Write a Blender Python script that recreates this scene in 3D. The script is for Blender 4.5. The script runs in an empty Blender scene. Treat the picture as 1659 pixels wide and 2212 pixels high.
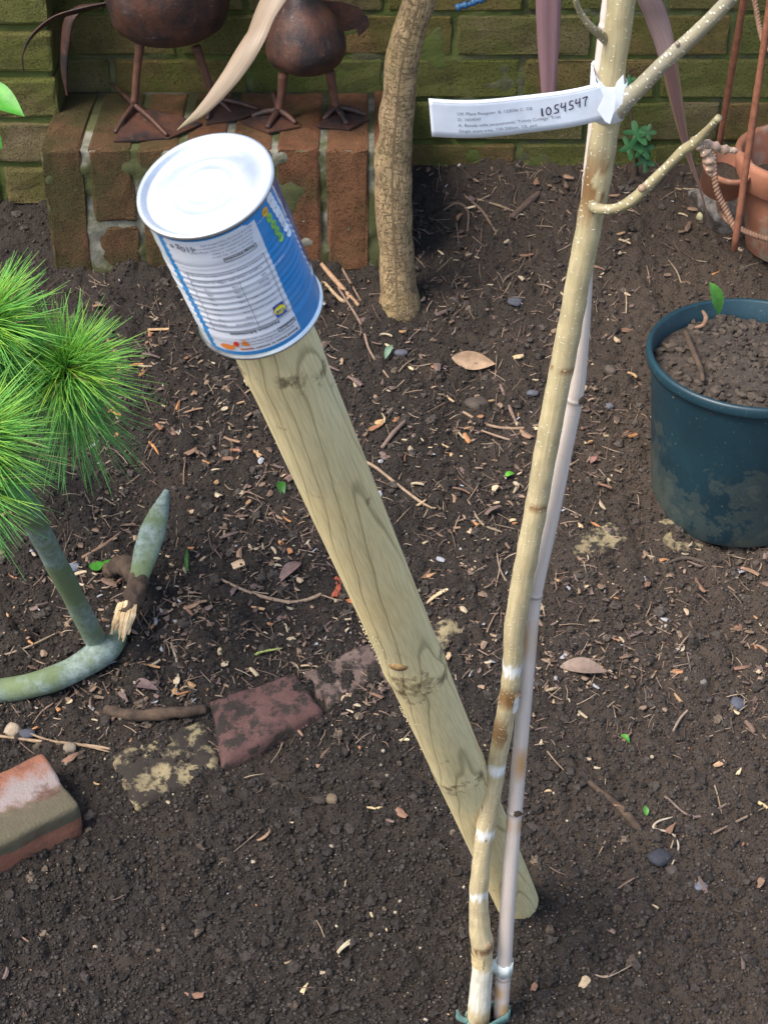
import bpy, math, random
import numpy as np
from mathutils import Vector, Matrix
sc = bpy.context.scene
COL = sc.collection
R_ = math.radians
# ------------------------------------------------------------------ camera
F_, CX, CY = 3700.0, 829.5, 1106.0          # focal length and centre in the photograph's units (1659 x 2212)
PITCH = R_(37); CZ = 1.577
cp, sp = math.cos(PITCH), math.sin(PITCH)
cam = bpy.data.cameras.new('camera'); cam_o = bpy.data.objects.new('camera', cam); COL.objects.link(cam_o)
cam_o.location = (0, 0, CZ); cam_o.rotation_euler = (math.pi/2 - PITCH, 0, 0)
cam.sensor_fit = 'VERTICAL'; cam.sensor_height = 24; cam.lens = 24*F_/2212
cam.clip_start = .05; cam.clip_end = 200
cam.dof.use_dof = True; cam.dof.focus_distance = 1.75; cam.dof.aperture_fstop = 28
sc.camera = cam_o
sc.render.resolution_x = 767; sc.render.resolution_y = 1024
# ------------------------------------------------------------------ light
SUN_EL, SUN_AZ = R_(56), R_(-122)            # azimuth from +Y towards +X
w = bpy.data.worlds.new('World'); sc.world = w; w.use_nodes = True
nt = w.node_tree; bg = nt.nodes['Background']
sky = nt.nodes.new('ShaderNodeTexSky'); sky.sky_type = 'NISHITA'; sky.sun_disc = False
sky.sun_elevation = SUN_EL; sky.sun_rotation = SUN_AZ
sky.air_density = 1.0; sky.dust_density = 2.5; sky.ozone_density = 1.0
nt.links.new(sky.outputs[0], bg.inputs[0]); bg.inputs[1].default_value = 0.14
sl = bpy.data.lights.new('sun', 'SUN'); sl.energy = 1.9; sl.angle = R_(24); sl.color = (1, .93, .81)
so = bpy.data.objects.new('sun', sl); COL.objects.link(so)
sd = Vector((math.sin(SUN_AZ)*math.cos(SUN_EL), math.cos(SUN_AZ)*math.cos(SUN_EL), math.sin(SUN_EL)))
so.rotation_euler = sd.to_track_quat('Z', 'Y').to_euler(); so.location = (0, 0, 5)
sc.view_settings.view_transform = 'Standard'; sc.view_settings.look = 'None'
sc.view_settings.exposure = 1.28; sc.view_settings.gamma = 1
sc.cycles.max_bounces = 6
random.seed(4); rng = np.random.default_rng(4)
def U(a, b): return random.uniform(a, b)
# ------------------------------------------------------------------ noise
def _hash(ix, iy, seed):
    n = (ix.astype(np.int64)*374761393 + iy.astype(np.int64)*668265263 + seed*1442695041) & 0xffffffff
    n = ((n ^ (n >> 13))*1274126177) & 0xffffffff
    return ((n ^ (n >> 16)) & 0xffff)/65535.0
def vnoise(x, y, s, seed=0):
    x = np.asarray(x, float)/s; y = np.asarray(y, float)/s
    ix = np.floor(x); iy = np.floor(y); fx = x-ix; fy = y-iy
    fx = fx*fx*(3-2*fx); fy = fy*fy*(3-2*fy)
    a = _hash(ix, iy, seed); b = _hash(ix+1, iy, seed); c = _hash(ix, iy+1, seed); d = _hash(ix+1, iy+1, seed)
    return (a*(1-fx)+b*fx)*(1-fy) + (c*(1-fx)+d*fx)*fy - .5
def n3(p, s, seed=0):
    return float(vnoise(p[0]+p[2]*.71, p[1]-p[2]*.53, s, seed)+vnoise(p[0]-p[1]*.6, p[2]+p[1]*.3, s, seed+9))*.7
# ------------------------------------------------------------------ terrain
YP = np.array([-30, .6, 1.0, 1.33, 1.6, 1.95, 2.2, 2.42, 2.60, 2.72, 3.2, 40])
ZP = np.array([-.06, -.05, -.03, 0.0, .042, .112, .158, .212, .275, .30, .30, .30])
def hole(x, y):
    return -.030*np.exp(-(((x-.123)/.016)**2+((y-1.325)/.02)**2))
def H(x, y):
    x = np.asarray(x, float); y = np.asarray(y, float)
    k = (np.interp(y-.06, YP, ZP)+np.interp(y, YP, ZP)+np.interp(y+.06, YP, ZP))/3
    k = k + .035*vnoise(x, y, .42, 1) + .016*vnoise(x, y, .16, 2) + .008*vnoise(x, y, .07, 3)
    k = k + .012*np.exp(-(((x+.04)/.2)**2+((y-1.62+x*.5)/.05)**2))
    mz = np.clip((y-1.45)/.2, 0, 1)
    k = k + mz*(.014*vnoise(x, y, .05, 71)+.009*vnoise(x, y, .028, 72))
    return k + hole(x, y)
def Hs(x, y): return float(H(x, y))
def ray(u, v): return (u-CX)/F_, (CY-v)/F_
def P(u, v, z):                                   # point at depth z along the optical axis
    a, b = ray(u, v)
    return Vector((a*z, z*(cp+b*sp), CZ - z*(sp-b*cp)))
def PY(u, v, Y):                                  # point on the vertical plane Y
    a, b = ray(u, v); return P(u, v, Y/(cp+b*sp))
def PZ(u, v, Z):
    a, b = ray(u, v); return P(u, v, (CZ-Z)/(sp-b*cp))
def G(u, v):                                      # point on the ground
    lo, hi = .8, 6.0
    for i in range(40):
        m = (lo+hi)/2; p = P(u, v, m)
        if p.z > Hs(p.x, p.y): lo = m
        else: hi = m
    return P(u, v, lo)
# ------------------------------------------------------------------ object helpers
ORG = {}
def tag(o, label=None, cat=None, group=None, kind=None):
    if label: o['label'] = label
    if cat: o['category'] = cat
    if group: o['group'] = group
    if kind: o['kind'] = kind
    return o
def thing(name, loc, label, cat, group=None):
    o = bpy.data.objects.new(name, None); COL.objects.link(o); o.location = loc; o.empty_display_size = .02
    ORG[o] = Vector(loc); return tag(o, label, cat, group)
def mk(name, V, Fc, mat, parent=None, cols=None, uvs=None, smooth=True, origin=None, fmat=None, ccols=None):
    V = np.array([tuple(v) for v in V], float)
    if parent is not None: L = ORG[parent]
    elif origin is not None: L = Vector(origin)
    else: L = Vector((float(V[:, 0].mean()), float(V[:, 1].mean()), float(V[:, 2].min())))
    me = bpy.data.meshes.new(name); me.from_pydata((V-np.array(L)).tolist(), [], [tuple(f) for f in Fc])
    mats = mat if isinstance(mat, (list, tuple)) else [mat]
    for m in mats: me.materials.append(m)
    if smooth: me.polygons.foreach_set('use_smooth', [True]*len(me.polygons))
    if fmat is not None: me.polygons.foreach_set('material_index', fmat)
    if cols is not None:
        a = me.color_attributes.new('Col', 'FLOAT_COLOR', 'POINT')
        c = np.ones((len(V), 4)); c[:, :3] = np.array(cols)[:, :3]; a.data.foreach_set('color', c.ravel())
    if ccols is not None:
        a = me.color_attributes.new('Col', 'FLOAT_COLOR', 'CORNER')
        c = []
        for p in me.polygons: c += [(*ccols[p.index][:3], 1)]*p.loop_total
        a.data.foreach_set('color', np.array(c).ravel())
    if uvs is not None:
        ul = me.uv_layers.new(name='UVMap'); li = np.zeros(len(me.loops), int); me.loops.foreach_get('vertex_index', li)
        ul.data.foreach_set('uv', np.array(uvs, float)[li].ravel())
    me.update()
    o = bpy.data.objects.new(name, me); COL.objects.link(o)
    if parent is not None: o.parent = parent; ORG[o] = Vector(L)
    else: o.location = L; ORG[o] = Vector(L)
    return o
class MB:
    def __init__(s): s.v = []; s.f = []; s.c = []; s.uv = []
    def add(s, V, Fc, c=None, uv=None):
        n = len(s.v); s.v += [tuple(v) for v in V]; s.f += [tuple(i+n for i in f) for f in Fc]
        if c is not None:
            s.c += ([tuple(c)]*len(V) if isinstance(c[0], (int, float)) else list(c))
        if uv is not None: s.uv += list(uv)
    def build(s, name, mat, parent=None, **k):
        return mk(name, s.v, s.f, mat, parent, cols=s.c if len(s.c) == len(s.v) and s.c else None,
                  uvs=s.uv if len(s.uv) == len(s.v) and s.uv else None, **k)
def smooth_path(pts, rad, n=8):
    pts = [Vector(p) for p in pts]
    if len(pts) < 3: 
        out = []; ro = []
        for i in range(n+1): t = i/n; out.append(pts[0].lerp(pts[-1], t)); ro.append(rad[0]*(1-t)+rad[-1]*t)
        return out, ro
    q = [pts[0]*2-pts[1]]+pts+[pts[-1]*2-pts[-2]]; out = []; ro = []
    for i in range(1, len(q)-2):
        a, b, c, d = q[i-1:i+3]
        for k in range(n):
            t = k/n
            out.append(.5*((2*b)+(c-a)*t+(2*a-5*b+4*c-d)*t*t+(3*b-a-3*c+d)*t**3)); ro.append(rad[i-1]*(1-t)+rad[i]*t)
    out.append(pts[-1]); ro.append(rad[-1]); return out, ro
def tube(pts, rad, seg=12, n=8, wob=0, wobs=.02, cf=None, flat=1.0, seed=0, raw=False, fn=None, cap=True):
    if isinstance(rad, (int, float)): rad = [rad]*len(pts)
    if not raw: pts, rad = smooth_path(pts, rad, n)
    V = []; uv = []; C = []; Fc = []; L = 0; nrm = None
    for i, p in enumerate(pts):
        t = (pts[min(i+1, len(pts)-1)]-pts[max(i-1, 0)]).normalized()
        if nrm is None:
            nrm = Vector((0, -1, .2)); 
            if abs(nrm.normalized().dot(t)) > .95: nrm = Vector((1, 0, 0))
        nrm = (nrm - t*nrm.dot(t)).normalized(); b = t.cross(nrm)
        if i: L += (p-pts[i-1]).length
        for k in range(seg):
            a = 2*math.pi*k/seg; d = nrm*math.cos(a)*flat+b*math.sin(a); r = rad[i]
            if fn: r *= fn(L, a)
            q = p+d*r
            if wob: q = q + d*(n3(q, wobs, seed)*wob)
            V.append(q); uv.append((a*rad[i], L))
            if cf: C.append(cf(L, a))
    for i in range(len(pts)-1):
        for k in range(seg):
            k2 = (k+1) % seg; Fc.append((i*seg+k, i*seg+k2, (i+1)*seg+k2, (i+1)*seg+k))
    if cap: Fc.append(tuple(range(seg-1, -1, -1))); Fc.append(tuple((len(pts)-1)*seg+k for k in range(seg)))
    return V, Fc, (C if cf else None), uv
def tubeobj(name, mat, parent, pts, rad, **k):
    V, Fc, C, uv = tube(pts, rad, **k); return mk(name, V, Fc, mat, parent, cols=C, uvs=uv)
def lathe(prof, seg=64, M=None):
    V = []; Fc = []
    for (r, z) in prof:
        for k in range(seg): a = 2*math.pi*k/seg; V.append(Vector((r*math.cos(a), r*math.sin(a), z)))
    for i in range(len(prof)-1):
        for k in range(seg): k2 = (k+1) % seg; Fc.append((i*seg+k, i*seg+k2, (i+1)*seg+k2, (i+1)*seg+k))
    if M is not None: V = [M @ v for v in V]
    return V, Fc
def ribbon(pts, wid, side, fold=.15, thick=.0006, n=8, cf=None, tw=None):
    """a leaf: 5 columns across, folded along the middle, with real thickness"""
    pts, wid = smooth_path(pts, wid, n); V = []; C = []; Fc = []; uv = []; L = 0
    N = len(pts); cols = 5
    for layer in (0, 1):
        L = 0
        for i, p in enumerate(pts):
            t = (pts[min(i+1, N-1)]-pts[max(i-1, 0)]).normalized(); s = Vector(side)
            if tw: s = Matrix.Rotation(tw*i/(N-1), 3, t) @ s
            s = (s-t*s.dot(t)).normalized(); nn = s.cross(t)
            if i: L += (p-pts[i-1]).length
            for k in range(cols):
                q = (k-2)/2; d = p+s*(q*wid[i]/2)+nn*(abs(q)*wid[i]*fold)-nn*(thick*layer)
                V.append(d); uv.append((q*wid[i]/2, L)); C.append(cf(i/(N-1), q) if cf else (1, 1, 1))
    o = N*cols
    for i in range(N-1):
        for k in range(cols-1):
            a = i*cols+k; Fc.append((a, a+1, a+cols+1, a+cols)); Fc.append((o+a, o+a+cols, o+a+cols+1, o+a+1))
        for k, fl in ((0, 0), (cols-1, 1)):
            a = i*cols+k; f = (a, a+cols, o+a+cols, o+a); Fc.append(f if not fl else f[::-1])
    return V, Fc, C, uv
# ------------------------------------------------------------------ materials
def new(name):
    m = bpy.data.materials.new(name); m.use_nodes = True; return m, m.node_tree.nodes, m.node_tree.links, m.node_tree.nodes['Principled BSDF']
def val(N, L, op, a, b=None, c=None):
    n = N.new('ShaderNodeMath'); n.operation = op
    for i, x in enumerate((a, b, c)):
        if x is None: continue
        if isinstance(x, (int, float)): n.inputs[i].default_value = x
        else: L.new(x, n.inputs[i])
    return n.outputs[0]
def noise(N, L, vec, s, d=4, r=.6, dist=0):
    n = N.new('ShaderNodeTexNoise'); n.inputs['Scale'].default_value = s; n.inputs['Detail'].default_value = d
    n.inputs['Roughness'].default_value = r; n.inputs['Distortion'].default_value = dist
    if vec is not None: L.new(vec, n.inputs['Vector'])
    return n.outputs[0]
def ramp(N, L, f, stops, mode='LINEAR'):
    n = N.new('ShaderNodeValToRGB'); n.color_ramp.interpolation = mode; e = n.color_ramp.elements
    while len(e) < len(stops): e.new(.5)
    for i, (p, c) in enumerate(stops):
        e[i].position = p; e[i].color = (*c, 1) if not isinstance(c, (int, float)) else (c, c, c, 1)
    L.new(f, n.inputs[0]); return n.outputs[0]
def mix(N, L, f, a, b, t='MIX'):
    n = N.new('ShaderNodeMix'); n.data_type = 'RGBA'; n.blend_type = t
    for i, x in ((0, f), (6, a), (7, b)):
        if isinstance(x, (int, float)): n.inputs[i].default_value = x
        elif isinstance(x, tuple): n.inputs[i].default_value = (*x, 1)
        else: L.new(x, n.inputs[i])
    return n.outputs[2]
def bump(N, L, b, h, s, d=.002):
    n = N.new('ShaderNodeBump'); n.inputs['Strength'].default_value = s; n.inputs['Distance'].default_value = d
    L.new(h, n.inputs['Height']); L.new(n.outputs[0], b.inputs['Normal']); return n
def attr(N, name='Col'):
    n = N.new('ShaderNodeAttribute'); n.attribute_name = name; return n.outputs['Color']
def ocoord(N, k='Object'): return N.new('ShaderNodeTexCoord').outputs[k]
def wpos(N): return N.new('ShaderNodeNewGeometry').outputs['Position']
def simple(name, c1, c2, s=40, rough=.7, bs=None, bstr=.4, bd=.001, use_attr=False, c3=None, s3=12, t3=.55, metal=0, spec=.4, trans=0):
    m, N, L, b = new(name); v = wpos(N)
    col = mix(N, L, ramp(N, L, noise(N, L, v, s, 5), [(.35, 0), (.68, 1)]), c1, c2)
    if c3: col = mix(N, L, ramp(N, L, noise(N, L, v, s3, 5, .65), [(t3-.04, 0), (t3+.05, 1)]), col, c3)
    if use_attr: col = mix(N, L, 1.0, col, attr(N), 'MULTIPLY')
    L.new(col, b.inputs['Base Color']); b.inputs['Roughness'].default_value = rough; b.inputs['Metallic'].default_value = metal
    b.inputs['Specular IOR Level'].default_value = spec
    if trans:
        b.inputs['Subsurface Weight'].default_value = 0
        tr = N.new('ShaderNodeBsdfTranslucent'); L.new(col, tr.inputs[0]); ms = N.new('ShaderNodeMixShader'); ms.inputs[0].default_value = trans
        L.new(b.outputs[0], ms.inputs[1]); L.new(tr.outputs[0], ms.inputs[2]); L.new(ms.outputs[0], N['Material Output'].inputs[0])
    bump(N, L, b, noise(N, L, v, bs or s*6, 5, .7), bstr, bd)
    return m
def flat(name, c, rough=.6, metal=0, spec=.4):
    m, N, L, b = new(name); v = wpos(N)
    L.new(mix(N, L, ramp(N, L, noise(N, L, v, 90, 3), [(.3, 0), (.7, 1)]), tuple(x*.88 for x in c), c), b.inputs['Base Color'])
    b.inputs['Roughness'].default_value = rough; b.inputs['Metallic'].default_value = metal; b.inputs['Specular IOR Level'].default_value = spec
    return m
M = {}
# soil
m, N, L, b = new('soil'); v = wpos(N)
c = mix(N, L, ramp(N, L, noise(N, L, v, 9, 5, .6), [(.35, 0), (.65, 1)]), (.0185, .0150, .0130), (.041, .032, .026))
c = mix(N, L, ramp(N, L, noise(N, L, v, 160, 4, .7), [(.3, 0), (.75, 1)]), c, (.052, .040, .031))
c = mix(N, L, ramp(N, L, noise(N, L, v, 420, 3, .6), [(.72, 0), (.80, .6)]), c, (.17, .13, .09))
sx = N.new('ShaderNodeSeparateXYZ'); L.new(v, sx.inputs[0])
dry = ramp(N, L, val(N, L, 'ADD', val(N, L, 'MULTIPLY', sx.outputs[0], 1.3), val(N, L, 'MULTIPLY', noise(N, L, v, 6, 3), .6)), [(.40, 0), (.80, .62)])
c = mix(N, L, dry, c, (.115, .084, .062))
c = mix(N, L, ramp(N, L, noise(N, L, v, 14, 5, .65), [(.52, 0), (.66, .45)]), c, (.095, .066, .048))
L.new(c, b.inputs['Base Color']); b.inputs['Roughness'].default_value = .85; b.inputs['Specular IOR Level'].default_value = .3
wv = N.new('ShaderNodeTexNoise'); wv.inputs['Scale'].default_value = 90; L.new(v, wv.inputs['Vector'])
wa = N.new('ShaderNodeVectorMath'); wa.operation = 'MULTIPLY_ADD'; L.new(wv.outputs['Color'], wa.inputs[0]); wa.inputs[1].default_value = (.008, .008, .008); L.new(v, wa.inputs[2])
def vor(s_):
    n = N.new('ShaderNodeTexVoronoi'); n.inputs['Scale'].default_value = s_; L.new(wa.outputs[0], n.inputs['Vector']); return n.outputs['Distance']
hv = val(N, L, 'ADD', val(N, L, 'MULTIPLY', vor(170), -1.0), val(N, L, 'MULTIPLY', vor(330), -.6))
hv = val(N, L, 'ADD', hv, val(N, L, 'MULTIPLY', noise(N, L, v, 380, 6, .8), 1.4))
bump(N, L, b, hv, 1.0, .0045)
M['soil'] = m
M['clod'] = simple('clod', (.8, .8, .8), (1.2, 1.2, 1.2), 200, .85, 500, .8, .002, use_attr=True, spec=.25)
# wall brick: tint attribute, moss, grain
def brickmat(name, moss, mossamt, stain, mscale=7, left=0):
    m, N, L, b = new(name); v = wpos(N); a = attr(N)
    c = mix(N, L, ramp(N, L, noise(N, L, v, 30, 5, .7), [(.3, 0), (.7, 1)]), a, mix(N, L, 1.0, a, (.6, .6, .6), 'MULTIPLY'))
    nm_ = noise(N, L, v, mscale, 6, .65)
    if left:
        sx_ = N.new('ShaderNodeSeparateXYZ'); L.new(v, sx_.inputs[0]); nm_ = val(N, L, 'SUBTRACT', nm_, val(N, L, 'MULTIPLY', val(N, L, 'ADD', sx_.outputs[0], .28), left))
    c = mix(N, L, ramp(N, L, nm_, [(1-mossamt-.16, 0), (1-mossamt+.1, .9)]), c, moss)
    c = mix(N, L, ramp(N, L, noise(N, L, v, 16, 4, .6), [(.55, 0), (.75, .7)]), c, stain)
    c = mix(N, L, ramp(N, L, noise(N, L, v, 300, 3, .6), [(.66, 0), (.74, .6)]), c, (.22, .20, .12))
    L.new(c, b.inputs['Base Color']); b.inputs['Roughness'].default_value = .9; b.inputs['Specular IOR Level'].default_value = .2
    pit = ramp(N, L, noise(N, L, v, 420, 2, .5), [(.30, 0), (.42, 1)]); c = mix(N, L, pit, mix(N, L, 1.0, c, (.45, .42, .40), 'MULTIPLY'), c); L.new(c, b.inputs['Base Color'])
    hb = val(N, L, 'ADD', val(N, L, 'ADD', noise(N, L, v, 260, 6, .8), val(N, L, 'MULTIPLY', pit, .5)), noise(N, L, v, 45, 4, .7))
    bump(N, L, b, hb, 1.0, .006); return m
M['wallbrick'] = brickmat('mossy_brick', (.110, .122, .026), .50, (.062, .052, .024))
M['pierbrick'] = brickmat('red_brick', (.062, .058, .020), .46, (.045, .026, .014), 9, .55)
M['mortar'] = simple('mortar', (.12, .115, .085), (.22, .21, .165), 40, .95, 200, .9, .002, c3=(.06, .065, .022), s3=9, t3=.46)
M['wallmortar'] = simple('wall_mortar', (.055, .055, .026), (.12, .12, .06), 30, .95, 200, .9, .003, c3=(.075, .095, .02), s3=9, t3=.45)
# rusty metal
m, N, L, b = new('rust'); v = wpos(N)
c = mix(N, L, ramp(N, L, noise(N, L, v, 22, 5, .7), [(.38, 0), (.62, 1)]), (.024, .017, .017), (.088, .036, .022))
c = mix(N, L, ramp(N, L, noise(N, L, v, 90, 4, .7), [(.60, 0), (.72, .6)]), c, (.14, .12, .11))
L.new(c, b.inputs['Base Color']); b.inputs['Metallic'].default_value = .2; b.inputs['Roughness'].default_value = .55
bump(N, L, b, noise(N, L, v, 130, 5, .7), .6, .002); M['rust'] = m
M['rod'] = simple('rusty_rod', (.13, .045, .022), (.22, .085, .045), 90, .8, 400, .6, .001)
M['rod2'] = simple('rusty_leg', (.075, .032, .020), (.14, .06, .036), 60, .7, 400, .6, .001)
M['wire'] = simple('rusty_wire', (.16, .085, .05), (.25, .15, .10), 90, .8, 400, .6, .001)
M['terracotta'] = simple('terracotta', (.25, .095, .052), (.35, .155, .092), 18, .85, 300, .35, .001, c3=(.30, .23, .17), s3=9, t3=.60)
M['leafgreen'] = simple('leaf_green', (.06, .20, .03), (.11, .32, .05), 60, .45, 200, .3, .001, trans=.25, use_attr=True)
M['needle'] = simple('needle', (.85, .85, .85), (1.1, 1.1, 1.1), 30, .42, 500, .1, .0005, use_attr=True, trans=.28)
M['strap'] = None
def strapmat(name):
    m, N, L, b = new(name); uv = N.new('ShaderNodeUVMap').outputs[0]
    mp = N.new('ShaderNodeMapping'); mp.inputs['Scale'].default_value = (900, 14, 1); L.new(uv, mp.inputs[0])
    n = noise(N, L, mp.outputs[0], 1, 3); c = mix(N, L, 1.0, attr(N), ramp(N, L, n, [(.3, .72), (.7, 1.12)]), 'MULTIPLY')
    L.new(c, b.inputs['Base Color']); b.inputs['Roughness'].default_value = .5; bump(N, L, b, n, .4, .0006)
    tr = N.new('ShaderNodeBsdfTranslucent'); L.new(c, tr.inputs[0]); ms = N.new('ShaderNodeMixShader'); ms.inputs[0].default_value = .2
    L.new(b.outputs[0], ms.inputs[1]); L.new(tr.outputs[0], ms.inputs[2]); L.new(ms.outputs[0], N['Material Output'].inputs[0]); return m
M['strap'] = strapmat('strap_leaf')
# corky bark
m, N, L, b = new('corky_bark'); uv = N.new('ShaderNodeUVMap').outputs[0]; v = wpos(N)
mp = N.new('ShaderNodeMapping'); mp.inputs['Scale'].default_value = (75, 85, 1); L.new(uv, mp.inputs[0])
def ridge(sx_, sy_, w_, sd):
    mq = N.new('ShaderNodeMapping'); mq.inputs['Scale'].default_value = (sx_, sy_, 1); mq.inputs['Location'].default_value = (sd, sd*.7, 0); L.new(uv, mq.inputs[0])
    nz = noise(N, L, mq.outputs[0], 1, 4, .65); a_ = val(N, L, 'ABSOLUTE', val(N, L, 'SUBTRACT', nz, .5)); return ramp(N, L, a_, [(.0, 0), (w_, 1)])
crk = val(N, L, 'MULTIPLY', ridge(28, 95, .016, 0), ridge(120, 22, .014, 5))
mq2 = N.new('ShaderNodeMapping'); mq2.inputs['Scale'].default_value = (170, 30, 1); L.new(uv, mq2.inputs[0])
nn = noise(N, L, mq2.outputs[0], 1, 5, .7)
c = mix(N, L, ramp(N, L, nn, [(.3, 0), (.7, 1)]), (.24, .155, .075), (.42, .30, .155))
c = mix(N, L, crk, mix(N, L, .65, c, (.07, .045, .02)), c)
c = mix(N, L, ramp(N, L, noise(N, L, v, 9, 4), [(.55, 0), (.7, .45)]), c, (.16, .13, .035))
L.new(c, b.inputs['Base Color']); b.inputs['Roughness'].default_value = .9
bump(N, L, b, val(N, L, 'ADD', crk, val(N, L, 'MULTIPLY', nn, .8)), .9, .003); M['cork'] = m
# birch bark: Col attribute, pale lenticels
def barkmat(name, dots, dscale, sz=.2):
    m, N, L, b = new(name); uv = N.new('ShaderNodeUVMap').outputs[0]; v = wpos(N)
    mp = N.new('ShaderNodeMapping'); mp.inputs['Scale'].default_value = (dscale, dscale*1.5, 1); L.new(uv, mp.inputs[0])
    vo = N.new('ShaderNodeTexVoronoi'); vo.inputs['Scale'].default_value = 1; vo.inputs['Randomness'].default_value = 1; L.new(mp.outputs[0], vo.inputs['Vector'])
    dot = ramp(N, L, vo.outputs['Distance'], [(sz*.75, 1), (sz*1.3, 0)])
    mp2 = N.new('ShaderNodeMapping'); mp2.inputs['Scale'].default_value = (260, 30, 1); L.new(uv, mp2.inputs[0])
    g = noise(N, L, mp2.outputs[0], 1, 4, .6)
    c = mix(N, L, 1.0, attr(N), ramp(N, L, g, [(.3, .78), (.7, 1.15)]), 'MULTIPLY')
    c = mix(N, L, ramp(N, L, noise(N, L, v, 45, 4), [(.35, .22), (.6, 0)]), c, (.13, .085, .03))
    c = mix(N, L, val(N, L, 'MULTIPLY', dot, dots), c, (.80, .76, .60))
    mp3 = N.new('ShaderNodeMapping'); mp3.inputs['Scale'].default_value = (110, 480, 1); L.new(uv, mp3.inputs[0])
    c = mix(N, L, ramp(N, L, noise(N, L, mp3.outputs[0], 1, 2), [(.68, 0), (.74, .5)]), c, (.16, .10, .05))
    L.new(c, b.inputs['Base Color']); b.inputs['Roughness'].default_value = .48
    bump(N, L, b, val(N, L, 'ADD', dot, g), .5, .0008); return m
M['bark'] = barkmat('birch_bark', .75, 210, .16)
M['branch'] = barkmat('birch_twig_bark', 1.0, 230, .22)
# bamboo cane
m, N, L, b = new('bamboo'); uv = N.new('ShaderNodeUVMap').outputs[0]; v = wpos(N)
mp = N.new('ShaderNodeMapping'); mp.inputs['Scale'].default_value = (700, 16, 1); L.new(uv, mp.inputs[0])
g = noise(N, L, mp.outputs[0], 1, 3)
c = mix(N, L, 1.0, attr(N), ramp(N, L, g, [(.3, .85), (.7, 1.08)]), 'MULTIPLY')
c = mix(N, L, ramp(N, L, noise(N, L, v, 500, 3, .6), [(.67, 0), (.72, .7)]), c, (.10, .07, .06))
L.new(c, b.inputs['Base Color']); b.inputs['Roughness'].default_value = .38; bump(N, L, b, g, .15, .0005); M['cane'] = m
S_top = P(563, 668, 1.003); S_bot = P(1116, 1945, 2.02); ax = (S_bot-S_top).normalized()
def sz_at(v):
    best = min((i/400 for i in range(401)), key=lambda t: abs(proj(S_bot.lerp(S_top, t))[1]-v)); return best*(S_bot-S_top).length+.10
def proj(p):
    z = p.y*cp+(CZ-p.z)*sp; yu = p.y*sp-(CZ-p.z)*cp; return CX+F_*p.x/z, CY-F_*yu/z
SZ = [sz_at(1655), sz_at(1430), sz_at(768)]; print('SZ', SZ, sz_at(1378), sz_at(1330), sz_at(1510))
# treated pine stake: growth rings cut by a round post
m, N, L, b = new('treated_pine'); oc = ocoord(N)
mp = N.new('ShaderNodeMapping'); mp.inputs['Scale'].default_value = (1, 1, .10); L.new(oc, mp.inputs[0])
dn = N.new('ShaderNodeTexNoise'); dn.inputs['Scale'].default_value = 26; dn.inputs['Detail'].default_value = 2; L.new(mp.outputs[0], dn.inputs['Vector'])
ad = N.new('ShaderNodeVectorMath'); ad.operation = 'MULTIPLY_ADD'; L.new(dn.outputs['Color'], ad.inputs[0]); ad.inputs[1].default_value = (.012, .012, 0); L.new(oc, ad.inputs[2])
sx = N.new('ShaderNodeSeparateXYZ'); L.new(ad.outputs[0], sx.inputs[0])
px = val(N, L, 'ADD', sx.outputs[0], .010)
py = val(N, L, 'ADD', sx.outputs[1], val(N, L, 'MULTIPLY', sx.outputs[2], .032)); py = val(N, L, 'ADD', py, -.056)
rr = val(N, L, 'SQRT', val(N, L, 'ADD', val(N, L, 'MULTIPLY', px, px), val(N, L, 'MULTIPLY', py, py)))
fr = val(N, L, 'FRACT', val(N, L, 'MULTIPLY', rr, 205))
line = ramp(N, L, fr, [(.0, 0), (.50, .0), (.86, .20), (.925, 1), (.96, 1), (1.0, 0)])
mp2 = N.new('ShaderNodeMapping'); mp2.inputs['Scale'].default_value = (1, 1, .05); L.new(oc, mp2.inputs[0])
fb = noise(N, L, mp2.outputs[0], 700, 3)
c = mix(N, L, ramp(N, L, noise(N, L, oc, 7, 3), [(.35, 0), (.65, 1)]), (.82, .64, .32), (.78, .66, .37))
c = mix(N, L, ramp(N, L, fb, [(.3, .45), (.6, 0)]), c, (.38, .29, .15))
c = mix(N, L, val(N, L, 'MULTIPLY', line, .52), c, (.20, .145, .06))
# dirt and bruises at the two knot whorls and the top, along the axis
sz = N.new('ShaderNodeSeparateXYZ'); L.new(oc, sz.inputs[0])
band = ramp(N, L, sz.outputs[2], [(.0, .5), (.245, 0.0), (.26, .22), (.32, .30), (.345, 0)])
def bandat(z0, z1, s):
    a_ = val(N, L, 'SUBTRACT', sz.outputs[2], (z0+z1)/2); a_ = val(N, L, 'ABSOLUTE', a_)
    n = N.new('ShaderNodeMapRange'); L.new(a_, n.inputs[0]); n.inputs[1].default_value = (z1-z0)/2*.6; n.inputs[2].default_value = (z1-z0)/2*1.3; n.inputs[3].default_value = s; n.inputs[4].default_value = 0
    return n.outputs[0]
dz = val(N, L, 'ADD', val(N, L, 'ADD', bandat(SZ[0]-.02, SZ[0]+.02, .17), bandat(SZ[1]-.03, SZ[1]+.03, .15)), bandat(SZ[2]-.016, SZ[2]+.016, .12))
mp4 = N.new('ShaderNodeMapping'); mp4.inputs['Scale'].default_value = (1, 1, .8); L.new(oc, mp4.inputs[0])
dn2 = noise(N, L, mp4.outputs[0], 55, 5, .7)
dm = ramp(N, L, val(N, L, 'ADD', dn2, dz), [(.64, 0), (.76, .8)])
c = mix(N, L, dm, c, (.10, .06, .028))
L.new(c, b.inputs['Base Color']); b.inputs['Roughness'].default_value = .72; b.inputs['Specular IOR Level'].default_value = .25
bump(N, L, b, val(N, L, 'ADD', fb, line), .35, .0008); M['stake'] = m
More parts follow.
